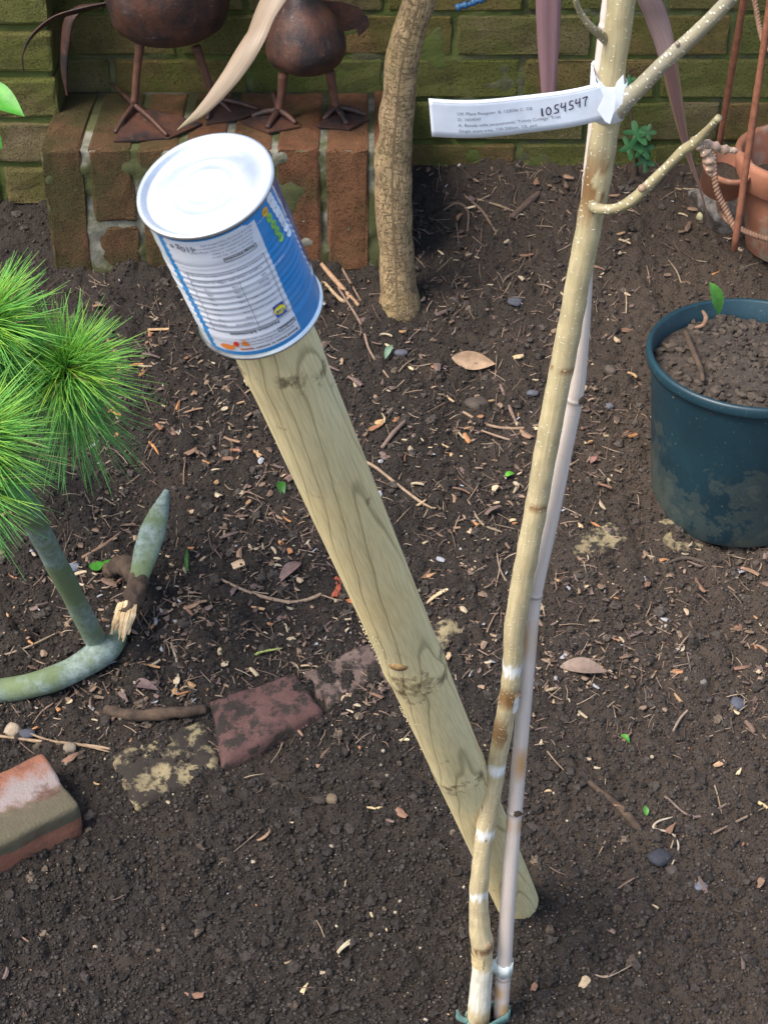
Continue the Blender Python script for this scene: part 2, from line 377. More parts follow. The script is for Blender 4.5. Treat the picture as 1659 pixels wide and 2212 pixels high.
# steel
m, N, L, b = new('tin_steel'); v = wpos(N)
L.new(ramp(N, L, noise(N, L, v, 60, 4), [(.3, (.62, .64, .66)), (.7, (.86, .87, .88))]), b.inputs['Base Color'])
b.inputs['Metallic'].default_value = 1; L.new(ramp(N, L, noise(N, L, v, 110, 4), [(.3, .30), (.7, .46)]), b.inputs['Roughness'])
M['steel'] = m
m, N, L, b = new('tin_lid'); v = wpos(N)
L.new(ramp(N, L, noise(N, L, v, 60, 4), [(.3, (.66, .67, .67)), (.7, (.80, .81, .81))]), b.inputs['Base Color'])
b.inputs['Metallic'].default_value = .84; b.inputs['Roughness'].default_value = .36; M['lid'] = m
m, N, L, b = new('label_paper'); v = wpos(N)
c = mix(N, L, ramp(N, L, noise(N, L, v, 60, 4), [(.35, .10), (.7, 0)]), attr(N), (.55, .50, .42))
L.new(c, b.inputs['Base Color']); b.inputs['Roughness'].default_value = .30; b.inputs['Coat Weight'].default_value = .25; b.inputs['Coat Roughness'].default_value = .2
bump(N, L, b, noise(N, L, v, 130, 4), .25, .001); M['label'] = m
def ink(name, c): return flat(name, c, .5)
M['ink'] = ink('black_ink', (.02, .02, .03)); M['greyink'] = ink('grey_ink', (.16, .17, .22)); M['purpleink'] = ink('purple_ink', (.018, .006, .05))
M['white'] = ink('white_print', (.78, .80, .84)); M['green'] = ink('green_print', (.25, .55, .10)); M['amber'] = ink('amber_print', (.85, .45, .05))
M['yellow'] = ink('yellow_print', (.85, .75, .03)); M['bluep'] = ink('blue_print', (.02, .09, .40)); M['redp'] = ink('red_print', (.70, .05, .03)); M['orangep'] = ink('orange_print', (.80, .24, .05))
M['palegreen'] = ink('pale_green_print', (.55, .75, .35))
M['paper'] = flat('tag_paper', (.80, .84, .90), .45)
m, N, L, b = new('blue_pot'); v = wpos(N)
c = mix(N, L, ramp(N, L, noise(N, L, v, 8, 4), [(.35, 0), (.65, 1)]), (.007, .026, .038), (.011, .040, .055))
sp_ = N.new('ShaderNodeSeparateXYZ'); L.new(v, sp_.inputs[0])
lowm = N.new('ShaderNodeMapRange'); L.new(sp_.outputs[2], lowm.inputs[0]); lowm.inputs[1].default_value = .14; lowm.inputs[2].default_value = .30; lowm.inputs[3].default_value = .19; lowm.inputs[4].default_value = -.08
c = mix(N, L, ramp(N, L, val(N, L, 'ADD', noise(N, L, v, 13, 8, .72), lowm.outputs[0]), [(.58, 0), (.615, .35), (.66, .18), (.72, .5), (.9, .7)]), c, (.105, .115, .085))
c = mix(N, L, ramp(N, L, noise(N, L, v, 240, 3), [(.66, 0), (.72, .45)]), c, (.20, .24, .24))
L.new(c, b.inputs['Base Color']); b.inputs['Roughness'].default_value = .42
bump(N, L, b, noise(N, L, v, 120, 4), .15, .001); M['pot'] = m
m, N, L, b = new('anchor_metal'); v = wpos(N)
c = mix(N, L, ramp(N, L, noise(N, L, v, 130, 5, .7), [(.35, 0), (.62, 1)]), (.105, .145, .115), (.225, .28, .255))
c = mix(N, L, ramp(N, L, noise(N, L, v, 10, 4, .65), [(.40, 0), (.56, .85)]), c, (.10, .135, .045))
c = mix(N, L, ramp(N, L, noise(N, L, v, 55, 5, .7), [(.62, 0), (.70, .6)]), c, (.05, .055, .045))
L.new(c, b.inputs['Base Color']); b.inputs['Roughness'].default_value = .8; bump(N, L, b, noise(N, L, v, 350, 5), .6, .0012); M['anchor'] = m
M['rootbark'] = simple('root_bark', (.040, .026, .018), (.10, .065, .042), 60, .9, 300, .9, .002)
M['chip'] = simple('wood_chip', (.75, .75, .75), (1.15, 1.15, 1.15), 150, .8, 500, .6, .001, use_attr=True)
M['torn'] = simple('torn_wood', (.50, .33, .16), (.72, .54, .32), 120, .8, 500, .8, .001)
M['rock'] = simple('stone', (.7, .7, .7), (1.15, 1.15, 1.15), 60, .85, 300, .7, .002, use_attr=True)
def edgemat(name, a, b2, d=.5):
    return simple(name, a, b2, 35, .9, 220, .9, .003, c3=(.028, .021, .016), s3=44, t3=d)
M['edge_red'] = edgemat('buried_red_brick', (.080, .038, .034), (.120, .062, .053), .50)
M['edge_cream'] = edgemat('buried_cream_brick', (.17, .135, .075), (.30, .245, .135), .47)
M['edge_pink'] = edgemat('buried_pink_brick', (.10, .065, .055), (.17, .12, .10), .50)
m, N, L, b = new('old_brick'); v = wpos(N); sx = N.new('ShaderNodeSeparateXYZ'); L.new(ocoord(N), sx.inputs[0])
c = mix(N, L, ramp(N, L, noise(N, L, v, 45, 5, .7), [(.3, 0), (.7, 1)]), (.19, .070, .040), (.30, .125, .072))
yy = val(N, L, 'ADD', sx.outputs[1], val(N, L, 'MULTIPLY', val(N, L, 'SUBTRACT', noise(N, L, v, 22, 5, .65), .5), .075))
c = mix(N, L, ramp(N, L, val(N, L, 'ADD', yy, .5), [(.482, 0), (.494, .75), (.512, .75), (.530, 0)]), c, (.27, .255, .25))
gz_ = val(N, L, 'ADD', yy, val(N, L, 'MULTIPLY', val(N, L, 'MINIMUM', val(N, L, 'SUBTRACT', sx.outputs[2], .018), 0), -5.0))
c = mix(N, L, ramp(N, L, val(N, L, 'ADD', gz_, .5), [(.483, .85), (.493, 0)]), c, (.075, .082, .050))
c = mix(N, L, ramp(N, L, noise(N, L, v, 34, 5, .6), [(.55, 0), (.66, .7)]), c, (.09, .035, .024))
L.new(c, b.inputs['Base Color']); b.inputs['Roughness'].default_value = .92; bump(N, L, b, noise(N, L, v, 240, 6, .75), .9, .003); M['oldbrick'] = m
M['tape'] = simple('white_tape', (.55, .60, .56), (.75, .78, .72), 60, .5, 200, .4, .001)
M['greentie'] = simple('green_tie', (.10, .20, .17), (.18, .30, .26), 60, .5, 200, .4, .001)
M['bluetie'] = flat('blue_tie', (.03, .10, .22), .4)
M['succ'] = simple('succulent', (.16, .26, .10), (.30, .40, .20), 40, .5, 200, .2, .001)
M['concrete'] = simple('concrete_lump', (.10, .085, .075), (.26, .24, .22), 70, .95, 300, .9, .003, c3=(.045, .035, .028), s3=22, t3=.56)

# ================================================================== THE GROUND
def spaced(a, b, d): return np.linspace(a, b, int((b-a)/d)+1)
xs = np.concatenate([[-40, -15, -6, -3, -1.8, -1.2, -.95, -.85, -.78], spaced(-.72, .80, .0027), [.86, .95, 1.2, 1.8, 3, 6, 15, 40]])
ys = np.concatenate([[-30, -12, -5, -2, -.5, .3, .6, .8, .88], spaced(.94, 1.7, .0025), spaced(1.7035, 2.74, .0035), [2.85, 3.2, 4, 7, 15, 40]])
XX, YY = np.meshgrid(xs, ys); ZZ = H(XX, YY)
ZZ += .0035*vnoise(XX, YY, .022, 5) + .0025*vnoise(XX, YY, .009, 6)
BM = np.zeros_like(ZZ); WX = .005*vnoise(XX, YY, .006, 61)+.003*vnoise(XX, YY, .0028, 62); WY_ = .005*vnoise(XX, YY, .006, 63)+.003*vnoise(XX, YY, .0028, 64)
NC = 17000
cxs = rng.uniform(-.72, .8, NC); cys = .95+(rng.random(NC)**1.25)*1.75
rad = .0022+.0075*rng.random(NC)**3.2; big_i = rng.random(NC) < .03; rad[big_i] = rng.uniform(.008, .015, big_i.sum())
cr = rng.random(NC)
for i in range(NC):
    r = rad[i]*1.25; i0, i1 = np.searchsorted(xs, (cxs[i]-r, cxs[i]+r)); j0, j1 = np.searchsorted(ys, (cys[i]-r, cys[i]+r))
    if i1 <= i0 or j1 <= j0: continue
    wk = min(1, r/.006); d2 = ((xs[None, i0:i1]+WX[j0:j1, i0:i1]*wk-cxs[i])/r)**2*(.75+.5*cr[i])+((ys[j0:j1, None]+WY_[j0:j1, i0:i1]*wk-cys[i])/r)**2*(1.25-.5*cr[i])
    hh = np.sqrt(np.clip(1-d2, 0, 1))*r*.75
    BM[j0:j1, i0:i1] = np.maximum(BM[j0:j1, i0:i1], hh)
ZZ += BM
ny, nx = ZZ.shape
V = np.stack([XX.ravel(), YY.ravel(), ZZ.ravel()], 1)
idx = np.arange(ny*nx).reshape(ny, nx)
Fq = np.stack([idx[:-1, :-1].ravel(), idx[:-1, 1:].ravel(), idx[1:, 1:].ravel(), idx[1:, :-1].ravel()], 1)
me = bpy.data.meshes.new('ground'); me.vertices.add(len(V)); me.vertices.foreach_set('co', V.ravel())
me.loops.add(Fq.size); me.loops.foreach_set('vertex_index', Fq.ravel().astype(np.int32))
me.polygons.add(len(Fq)); me.polygons.foreach_set('loop_start', np.arange(0, Fq.size, 4, dtype=np.int32))
me.polygons.foreach_set('use_smooth', np.ones(len(Fq), bool)); me.materials.append(M['soil']); me.update(calc_edges=True); me.validate()
ground = bpy.data.objects.new('ground', me); COL.objects.link(ground); ground['kind'] = 'structure'
ground['label'] = 'dark crumbly garden soil'

# loose soil crumbs, uncountable
ICO_V = None
def ico(sub=1):
    import bmesh
    bm = bmesh.new(); bmesh.ops.create_icosphere(bm, subdivisions=sub, radius=1)
    v = np.array([tuple(x.co) for x in bm.verts]); f = np.array([[l.index for l in q.verts] for q in bm.faces]); bm.free(); return v, f
I1, F1 = ico(1); I2, F2 = ico(2); I3, F3 = ico(3)
def lumps(name, n, rfun, area, colf, label, mat='clod', lift=.3, base=I2, fb=F2, top=None, squash=(.6, 1)):
    VV = []; FF = []; CC = []; off = 0
    for i in range(n):
        x, y = area(); r = rfun(); s = np.array([U(.75, 1.25), U(.75, 1.25), U(*squash)])*r
        v = base*s; ph = rng.uniform(0, 6, 6)
        k = 1+.25*np.sin(base[:, 0:1]*3.1+ph[0])*np.sin(base[:, 1:2]*3.7+ph[1])+.20*np.sin(base[:, 2:3]*5+base[:, 0:1]*4+ph[2])+rng.uniform(-.20, .20, (len(base), 1))
        v = v*k; a = U(0, 6.28); ca, sa = math.cos(a), math.sin(a)
        v = np.stack([v[:, 0]*ca-v[:, 1]*sa, v[:, 0]*sa+v[:, 1]*ca, v[:, 2]], 1)
        z = (top(x, y) if top else Hs(x, y)+.0022)+r*lift
        v = v+np.array([x, y, z]); VV.append(v); FF.append(fb+off); off += len(v); CC += [colf(x, y)]*len(v)
    V = np.concatenate(VV); Fc = np.concatenate(FF)
    o = mk(name, V, Fc.tolist(), M[mat], None, cols=CC, smooth=False, origin=(0, 0, 0)); return o
def vis_area():
    while True:
        v = U(280, 2260); u = U(-40, 1700)
        if random.random() < .35 + .65*(v/2260)**.5:
            p = G_fast(u, v); return p
# quick ground lookup on a coarse grid of pixels
GU = np.linspace(-100, 1760, 63); GV = np.linspace(285, 2300, 68)
GT = np.array([[tuple(G(u, v))[:2] for u in GU] for v in GV])
def G_fast(u, v):
    i = (u-GU[0])/(GU[1]-GU[0]); j = (v-GV[0])/(GV[1]-GV[0]); i0 = int(min(max(i, 0), 61)); j0 = int(min(max(j, 0), 66)); fi, fj = i-i0, j-j0
    q = (GT[j0, i0]*(1-fi)+GT[j0, i0+1]*fi)*(1-fj)+(GT[j0+1, i0]*(1-fi)+GT[j0+1, i0+1]*fi)*fj
    return float(q[0]), float(q[1])
def soilcol(x, y):
    k = U(.6, 1.45); d = min(max((x*1.3+U(-.2, .2)-.2), 0)+max(0, min(.6, (y-1.5)*1.2)), 1)
    if random.random() < .06: return (.10*k, .075*k, .055*k)
    return ((.031+.036*d)*k, (.0255+.029*d)*k, (.022+.023*d)*k)
o = lumps('soil_crumbs', 7500, lambda: .0011+.0062*random.random()**4, vis_area, soilcol, '', mat='clod', lift=.12)
tag(o, 'loose clods of dark soil', 'soil clods', kind='stuff')
NF = 52000
uu = rng.uniform(-40, 1700, NF); vv = 300+1960*rng.random(NF)**.62
fi = np.clip((uu-GU[0])/(GU[1]-GU[0]), 0, 61.99); fj = np.clip((vv-GV[0])/(GV[1]-GV[0]), 0, 66.99); i0 = fi.astype(int); j0 = fj.astype(int); fi = (fi-i0)[:, None]; fj = (fj-j0)[:, None]
Q = (GT[j0, i0]*(1-fi)+GT[j0, i0+1]*fi)*(1-fj)+(GT[j0+1, i0]*(1-fi)+GT[j0+1, i0+1]*fi)*fj
jx = np.clip(np.searchsorted(xs, Q[:, 0]), 0, len(xs)-1); jy = np.clip(np.searchsorted(ys, Q[:, 1]), 0, len(ys)-1); zq = ZZ[jy, jx]
rr_ = .0009+.0021*rng.random(NF)**2.5
d_ = (I1[None]*(1+rng.uniform(-.35, .35, (NF, len(I1), 1))))*rng.uniform(.7, 1.3, (NF, 1, 3))*rr_[:, None, None]
VV = d_+np.stack([Q[:, 0], Q[:, 1], zq+rr_*.25], 1)[:, None, :]
FF = (F1[None]+(np.arange(NF)*len(I1))[:, None, None]).reshape(-1, 3)
me = bpy.data.meshes.new('soil_grains'); me.vertices.add(NF*len(I1)); me.vertices.foreach_set('co', VV.ravel())
me.loops.add(FF.size); me.loops.foreach_set('vertex_index', FF.ravel().astype(np.int32)); me.polygons.add(len(FF)); me.polygons.foreach_set('loop_start', np.arange(0, FF.size, 3, dtype=np.int32))
ca_ = me.color_attributes.new('Col', 'FLOAT_COLOR', 'POINT'); kk = rng.uniform(.55, 1.75, NF); hot = rng.random(NF) < .006
dd = np.clip(Q[:, 0]*1.2+rng.uniform(-.2, .2, NF)-.15, 0, 1)[:, None]
cb = (np.array([.0325, .027, .0235])+np.array([.040, .030, .024])*dd)*kk[:, None]; cb[hot] = np.array([.26, .22, .16])*kk[hot][:, None]
cc4 = np.ones((NF, len(I1), 4)); cc4[:, :, :3] = cb[:, None, :]; ca_.data.foreach_set('color', cc4.ravel()); me.materials.append(M['clod']); me.update(calc_edges=True)
o = bpy.data.objects.new('soil_grains', me); COL.objects.link(o); tag(o, 'fine grains and crumbs of dark soil', 'soil grains', kind='stuff')

# ================================================================== BRICKWORK
def brickbox(mb, c, sx_, sy_, sz_, tint, rot=0, bev=.004, jit=.0012, sub=3):
    """one brick as a rounded, slightly uneven box"""
    n = sub+2
    def grid(a, b_, d): return
    t = [-1, -1+2*bev/max(sx_, .02), 0, 1-2*bev/max(sx_, .02), 1]
    V = {}; Fc = []; out = []
    hx, hy, hz = sx_/2, sy_/2, sz_/2
    px_ = [-hx, -hx+bev, -hx*.35, hx*.35, hx-bev, hx]; py_ = [-hy, -hy+bev, 0, hy-bev, hy]; pz_ = [-hz, -hz+bev, -hz*.3, hz*.3, hz-bev, hz]
    def vid(i, j, k):
        key = (i, j, k)
        if key not in V:
            p = Vector((px_[i], py_[j], pz_[k])); e = (i in (0, 5))+(j in (0, 4))+(k in (0, 5))
            if e >= 2:
                sft = bev*.30 if e == 2 else bev*.42
                if i in (0, 5): p.x -= math.copysign(sft, p.x)
                if j in (0, 4): p.y -= math.copysign(sft, p.y)
                if k in (0, 5): p.z -= math.copysign(sft, p.z)
            p += Vector((U(-jit, jit), U(-jit, jit), U(-jit, jit)))
            p = Matrix.Rotation(rot, 3, 'Z') @ p
            V[key] = len(out); out.append(p+Vector(c))
        return V[key]
    for i in range(5):
        for j in range(4):
            Fc.append((vid(i, j, 5), vid(i+1, j, 5), vid(i+1, j+1, 5), vid(i, j+1, 5))); Fc.append((vid(i, j+1, 0), vid(i+1, j+1, 0), vid(i+1, j, 0), vid(i, j, 0)))
    for i in range(5):
        for k in range(5):
            Fc.append((vid(i, 0, k), vid(i+1, 0, k), vid(i+1, 0, k+1), vid(i, 0, k+1))); Fc.append((vid(i, 4, k+1), vid(i+1, 4, k+1), vid(i+1, 4, k), vid(i, 4, k)))
    for j in range(4):
        for k in range(5):
            Fc.append((vid(0, j+1, k), vid(0, j, k), vid(0, j, k+1), vid(0, j+1, k+1))); Fc.append((vid(5, j, k), vid(5, j+1, k), vid(5, j+1, k+1), vid(5, j, k+1)))
    mb.add(out, Fc, tint)
WY = 2.69
def tintw():
    return random.choice([(.25, .155, .07), (.21, .165, .07), (.19, .18, .062), (.16, .17, .052), (.24, .18, .10)])
wall = thing('brick_wall', (0, WY+.05, .2), 'moss covered old brick wall closing the back of the bed', 'wall')
mb = MB(); zc = .262; z0 = .262-.075*2; nrow = 14
for r in range(nrow):
    z = z0+r*.075+.0325; off = (-.06 if r % 2 else .0525); x = -1.62+off
    while x < 1.7:
        ln = .215
        if x > -.66 or True:
            brickbox(mb, (x+ln/2, WY+.051+U(-.002, .002), z), ln, .102, .067, tintw(), bev=.004, jit=.0012)
        x += .225
mb.build('brickwork', M['wallbrick'], wall, smooth=False)
def rough_slab(x0, x1, z0_, z1_, y, amp, depth=.09, d=.008):
    nx_ = int((x1-x0)/d)+1; nz_ = int((z1_-z0_)/d)+1; X_ = np.linspace(x0, x1, nx_); Z_ = np.linspace(z0_, z1_, nz_)
    A, B = np.meshgrid(X_, Z_); Yv = y+amp*(vnoise(A, B, .018, 31)+vnoise(A, B, .05, 32))
    V = np.stack([A.ravel(), Yv.ravel(), B.ravel()], 1).tolist(); Fc = []
    for j in range(nz_-1):
        for i in range(nx_-1): a = j*nx_+i; Fc.append((a, a+1, a+nx_+1, a+nx_))
    o_ = len(V); V += [(x0, y+depth, z0_), (x1, y+depth, z0_), (x1, y+depth, z1_), (x0, y+depth, z1_)]
    a, b_, c_, d_ = 0, nx_-1, nz_*nx_-1, (nz_-1)*nx_
    Fc += [(o_+1, o_, o_+3, o_+2), tuple([o_]+[o_+1]+list(range(b_, -1, -1))), tuple([o_+3]+list(range(d_, c_+1))+[o_+2]),
           tuple([o_]+[j*nx_ for j in range(nz_)]+[o_+3]), tuple([o_+2]+[j*nx_+nx_-1 for j in range(nz_-1, -1, -1)]+[o_+1])]
    return V, Fc
V, Fc = rough_slab(-1.6, 1.6, .06, 1.15, WY+.0045, .007)
mk('mortar_joints', V, Fc, M['wallmortar'], wall)
# the buttress at the left of the wall, standing proud of it
butt = thing('brick_buttress', (-.62, WY-.05, .2), 'brick buttress standing proud of the wall at its left, beside the big bird', 'buttress')
mb = MB(); bx1 = PY(124, 200, WY-.10).x; 
for r in range(14):
    z = .262-.15+r*.077+.034
    xx = bx1
    for ln in ((.215, .215) if r % 2 else (.105, .215)):
        brickbox(mb, (xx-ln/2, WY-.05, z), ln, .098, .066, tintw(), bev=.006, jit=.0016); xx -= ln+.010
mb.build('brickwork', M['wallbrick'], butt, smooth=False)
V, Fc = rough_slab(bx1-.30, bx1-.006, .1, 1.15, WY-.092, .004, depth=.088); mk('mortar_joints', V, Fc, M['wallmortar'], butt)
# low pier of bricks on end
PF = 2.455; PT = .430
pier = thing('brick_plinth', (-.35, PF+.1, .21), 'low red brick plinth of bricks set on end, carrying the two metal birds', 'plinth')
mb = MB(); mo = MB()
xl = PY(80, 330, PF).x; xr = PY(812, 330, PF).x
joints = [80, 182, 290, 392, 492, 592, 697, 803]
joints = [PY(j, 330, PF).x for j in joints]
xr = joints[-1]
def tintp(): return random.choice([(.225, .10, .052), (.20, .095, .052), (.24, .115, .058), (.185, .10, .052)])
k = 0
for i in range(len(joints)-1):
    a, b_ = joints[i]+.005, joints[i+1]-.005
    if i in (1, 4, 2, 5):       # short brick over a laid one
        h1 = .125 if i in (1, 4) else .215
    else: h1 = .215
    brickbox(mb, ((a+b_)/2, PF+.108, PT-h1/2), b_-a, .215, h1, tintp(), bev=.005, jit=.0016)
    if h1 < .2: brickbox(mb, ((a+b_)/2, PF+.110, PT-.135-.075), b_-a, .215, .15, tintp(), bev=.005, jit=.0016)
brickbox(mb, (joints[-1]+.0325, PF+.12, PT-.105), .060, .215, .21, tintp(), bev=.006, jit=.002)
mb.build('brickwork', M['pierbrick'], pier, smooth=False)
V, Fc = rough_slab(joints[0]+.006, joints[-1]+.03, .15, PT-.003, PF+.004, .007, depth=.22, d=.006)
mk('mortar_joints', V, Fc, M['mortar'], pier)

# ================================================================== RUSTY METAL BIRDS
def ellipsoid_body(prof, cx_, cy_, seg=40, flat=.8, dent=.002):
    """body as a stack of ellipses (z, rx, ry, xoff)"""
    V = []; Fc = []
    for (z, rx, ry, xo) in prof:
        for k_ in range(seg):
            a = 2*math.pi*k_/seg; p = Vector((cx_+xo+rx*math.cos(a), cy_+ry*math.sin(a), z)); nn_ = Vector((math.cos(a), math.sin(a), 0))
            V.append(p+nn_*n3(p, .03, 3)*dent)
    n_ = len(prof)
    for i in range(n_-1):
        for k_ in range(seg): k2 = (k_+1) % seg; Fc.append((i*seg+k_, i*seg+k2, (i+1)*seg+k2, (i+1)*seg+k_))
    Fc.append(tuple(range(seg-1, -1, -1))); Fc.append(tuple((n_-1)*seg+k_ for k_ in range(seg)))
    return V, Fc
def smoothprof(pr, n=5):
    out = []
    pr = [Vector(p) for p in pr]; q = [pr[0]*2-pr[1]]+pr+[pr[-1]*2-pr[-2]]
    return [tuple(x) for x in _cr(q, n)]
def _cr(q, n):
    out = []
    for i in range(1, len(q)-2):
        a, b_, c_, d_ = q[i-1:i+3]
        for k_ in range(n):
            t = k_/n; out.append(.5*((2*b_)+(c_-a)*t+(2*a-5*b_+4*c_-d_)*t*t+(3*b_-a-3*c_+d_)*t**3))
    out.append(q[-2]); return out
def plate(poly, thick, mat, name, parent, up=Vector((0, 0, 1))):
    n_ = len(poly); V = [Vector(p) for p in poly]+[Vector(p)-up*thick for p in poly]
    Fc = [tuple(range(n_)), tuple(range(2*n_-1, n_-1, -1))]+[(i, n_+i, n_+(i+1) % n_, (i+1) % n_) for i in range(n_)]
    return mk(name, V, Fc, mat, parent, smooth=False)
def foot(parent, ankle, tips, back, webs, lr=.0045):
    """toes as tapered bars with a sheet metal web between them"""
    ft = plate(webs, .0025, M['rust'], 'webbed_foot', parent)
    mb = MB()
    for t in tips:
        V, Fc, C_, uv_ = tube([ankle, ankle.lerp(t, .5)+Vector((0, 0, .004)), t+Vector((0, 0, .003))], [lr, lr*.85, lr*.7], seg=8); mb.add(V, Fc)
    if back is not None: V, Fc, C_, uv_ = tube([ankle, back], [lr, lr*.6], seg=8); mb.add(V, Fc)
    mb.build('toes', M['rust'], ft); return ft
T = PT+.004
BY = 2.56
big = thing('bird_sculpture', tuple(PZ(340, 262, T)), 'large rusty metal bird with round body and curved tail strip, left on the plinth', 'garden sculpture')
c_ = PY(366, 40, BY); rb = (PY(500, 40, BY).x-PY(232, 40, BY).x)/2; zb = PY(366, 118, BY-.06).z
prof = smoothprof([(zb, .018, .02, -.005), (zb+.008, rb*.55, .055, -.004), (zb+.028, rb*.86, .085, 0), (zb+.062, rb*.99, .10, 0), (zb+.11, rb*.98, .105, 0), (zb+.16, rb*.80, .09, .0), (zb+.21, rb*.45, .06, .01), (zb+.26, rb*.22, .03, .02), (zb+.33, rb*.17, .025, .02), (zb+.345, .01, .01, .02)])
V, Fc = ellipsoid_body(prof, c_.x, BY, dent=.008); mk('body', V, Fc, M['rust'], big)
hd = Vector((c_.x+.02, BY-.01, zb+.37))
V, Fc = ellipsoid_body(smoothprof([(hd.z-.03, .01, .01, 0), (hd.z-.02, .024, .028, 0), (hd.z, .032, .038, 0), (hd.z+.02, .024, .028, 0), (hd.z+.03, .006, .006, 0)]), hd.x, hd.y); mk('head', V, Fc, M['rust'], big)
tubeobj('beak', M['rust'], big, [hd+Vector((0, -.03, 0)), hd+Vector((0, -.10, -.012))], [.012, .003], seg=10)
def legtube(parent, pts, r, name='leg'): return tubeobj(name, M['rod2'], parent, pts, r, seg=10, n=6)
A1 = PZ(291, 226, T+.022)
legtube(big, [PY(304, 92, A1.y), PY(297, 150, A1.y), A1], [.0075, .0062, .006])
foot(big, A1, [PZ(250, 290, T), PZ(318, 262, T), PZ(362, 296, T)], PZ(244, 181, T+.012), [PZ(290, 226, T+.016), PZ(247, 305, T), PZ(366, 298, T), PZ(438, 266, T+.001), PZ(400, 255, T+.006)])
A2 = PZ(462, 212, T+.02)
legtube(big, [PY(424, 100, A2.y), PY(445, 160, A2.y), A2], [.0075, .0062, .006])
foot(big, A2, [PZ(449, 262, T), PZ(500, 246, T), PZ(560, 240, T)], None, [PZ(462, 212, T+.014), PZ(446, 268, T), PZ(520, 256, T), PZ(588, 232, T+.001)])
tl = [PY(u, v, BY-.02) for u, v in ((236, 6), (180, 18), (115, 38), (68, 78), (50, 120), (53, 158))]
V, Fc, C_, uv_ = ribbon(tl, [.010, .024, .026, .020, .012, .002], (.25, -.85, .6), fold=.12, thick=.002); mk('tail', V, Fc, M['rust'], big)
tl = [PY(u, v, BY+.02) for u, v in ((232, 8), (180, 14), (150, 40), (140, 90), (138, 150), (146, 205))]
V, Fc, C_, uv_ = ribbon(tl, [.010, .024, .026, .024, .018, .004], (.6, -.7, .2), fold=.12, thick=.002); mk('tail', V, Fc, M['rust'], big)  # shadow gap beside the buttress modelled as a dark strip, no real tail
SY = 2.53
sm = thing('bird_sculpture', tuple(PZ(660, 270, T)), 'smaller rusty metal bird with pear shaped body, right on the plinth beside the corky trunk', 'garden sculpture')
c_ = PY(659, 100, SY); zb = PY(655, 176, SY-.05).z; hw = (PY(745, 120, SY).x-PY(573, 120, SY).x)/2
prof = smoothprof([(zb, .02, .02, 0), (zb+.006, hw*.72, .045, 0), (zb+.022, hw*.97, .062, 0), (zb+.045, hw*.99, .066, 0), (zb+.080, hw*.78, .055, -.003), (zb+.112, hw*.46, .038, -.006), (zb+.138, hw*.28, .022, -.007), (zb+.18, hw*.2, .018, -.008), (zb+.24, hw*.2, .018, -.008), (zb+.252, .006, .006, -.008)])
V, Fc = ellipsoid_body(prof, c_.x, SY, dent=.007); mk('body', V, Fc, M['rust'], sm)
hd = Vector((c_.x-.008, SY-.005, zb+.265))
V, Fc = ellipsoid_body(smoothprof([(hd.z-.022, .008, .008, 0), (hd.z-.014, .02, .022, 0), (hd.z, .025, .03, 0), (hd.z+.015, .018, .022, 0), (hd.z+.024, .005, .005, 0)]), hd.x, hd.y); mk('head', V, Fc, M['rust'], sm)
tubeobj('beak', M['rust'], sm, [hd+Vector((0, -.025, 0)), hd+Vector((0, -.08, -.01))], [.010, .002], seg=10)
A1 = PZ(602, 238, T+.014); A2 = PZ(727, 232, T+.014)
legtube(sm, [PY(612, 160, A1.y), PY(608, 205, A1.y), A1], [.0085, .0068, .0066]); legtube(sm, [PY(713, 155, A2.y), PY(720, 200, A2.y), A2], [.0085, .0068, .0066])
foot(sm, A1, [PZ(578, 280, T), PZ(640, 270, T), PZ(545, 255, T)], PZ(590, 200, T+.03), [PZ(602, 238, T+.010), PZ(520, 262, T), PZ(580, 286, T), PZ(650, 272, T)], lr=.006)
foot(sm, A2, [PZ(750, 272, T), PZ(790, 252, T), PZ(700, 262, T)], PZ(718, 205, T+.02), [PZ(727, 232, T+.010), PZ(684, 272, T), PZ(755, 278, T), PZ(800, 256, T)], lr=.006)
for poly in ([(668, -30), (690, 0), (735, 4), (775, 16), (795, 38), (798, 56), (790, 66), (774, 80), (770, 62), (745, 68), (728, 52), (700, 20)], [(650, -30), (640, -2), (604, 6), (580, 32), (566, 60), (570, 80), (586, 66), (600, 48), (628, 20)]):
    pl_ = [PY(u, v, SY+.045) for u, v in poly]; plate(pl_, .002, M['rust'], 'wing', sm, up=Vector((0, -1, 0)))

# ================================================================== CABBAGE PALM (corky trunk, strap leaves)
TY = 2.385
palm = thing('cabbage_palm', tuple(G(862, 652)), 'cabbage palm with corky tan trunk and hanging strap leaves, beside the plinth', 'palm')
tp = [(864, 700, 104), (862, 652, 92), (860, 620, 80), (857, 560, 72), (851, 450, 80), (850, 350, 78), (857, 250, 74), (868, 140, 76), (888, 60, 74), (908, -10, 74), (930, -90, 72), (945, -150, 70)]
pts = [PY(u, v, TY) for u, v, w_ in tp]; rd = [w_/2*(TY/(cp+ray(u, v)[1]*sp))/F_ for u, v, w_ in tp]
tubeobj('trunk', M['cork'], palm, pts, rd, seg=48, n=16, wob=.005, wobs=.028, seed=5)
ct = pts[-1]
def strap(name, vis, Y0, wpx, cfun, side, label=None, tw=None, fold=.12, apex=.12):
    vp = [PY(u, v, Y0[i] if isinstance(Y0, list) else Y0) for i, (u, v) in enumerate(vis)]
    up = ct.lerp(vp[0], .5)+Vector((0, 0, apex)); up2 = ct+Vector((0, 0, .05))
    pts = [up2, up]+vp; wd = [.02, .034]+wpx
    V, Fc, C_, uv_ = ribbon(pts, wd, side, fold=fold, cf=cfun, tw=tw, n=10, thick=.0008); o = mk(name, V, Fc, M['strap'], palm, cols=C_, uvs=uv_)
    if label: o['label'] = label
    return o
def tan(t, q): k = .85+.2*abs(q); g = max(0, (t-.8)*4); return (.36*k-g*.04, .27*k, .185*k-g*.04)
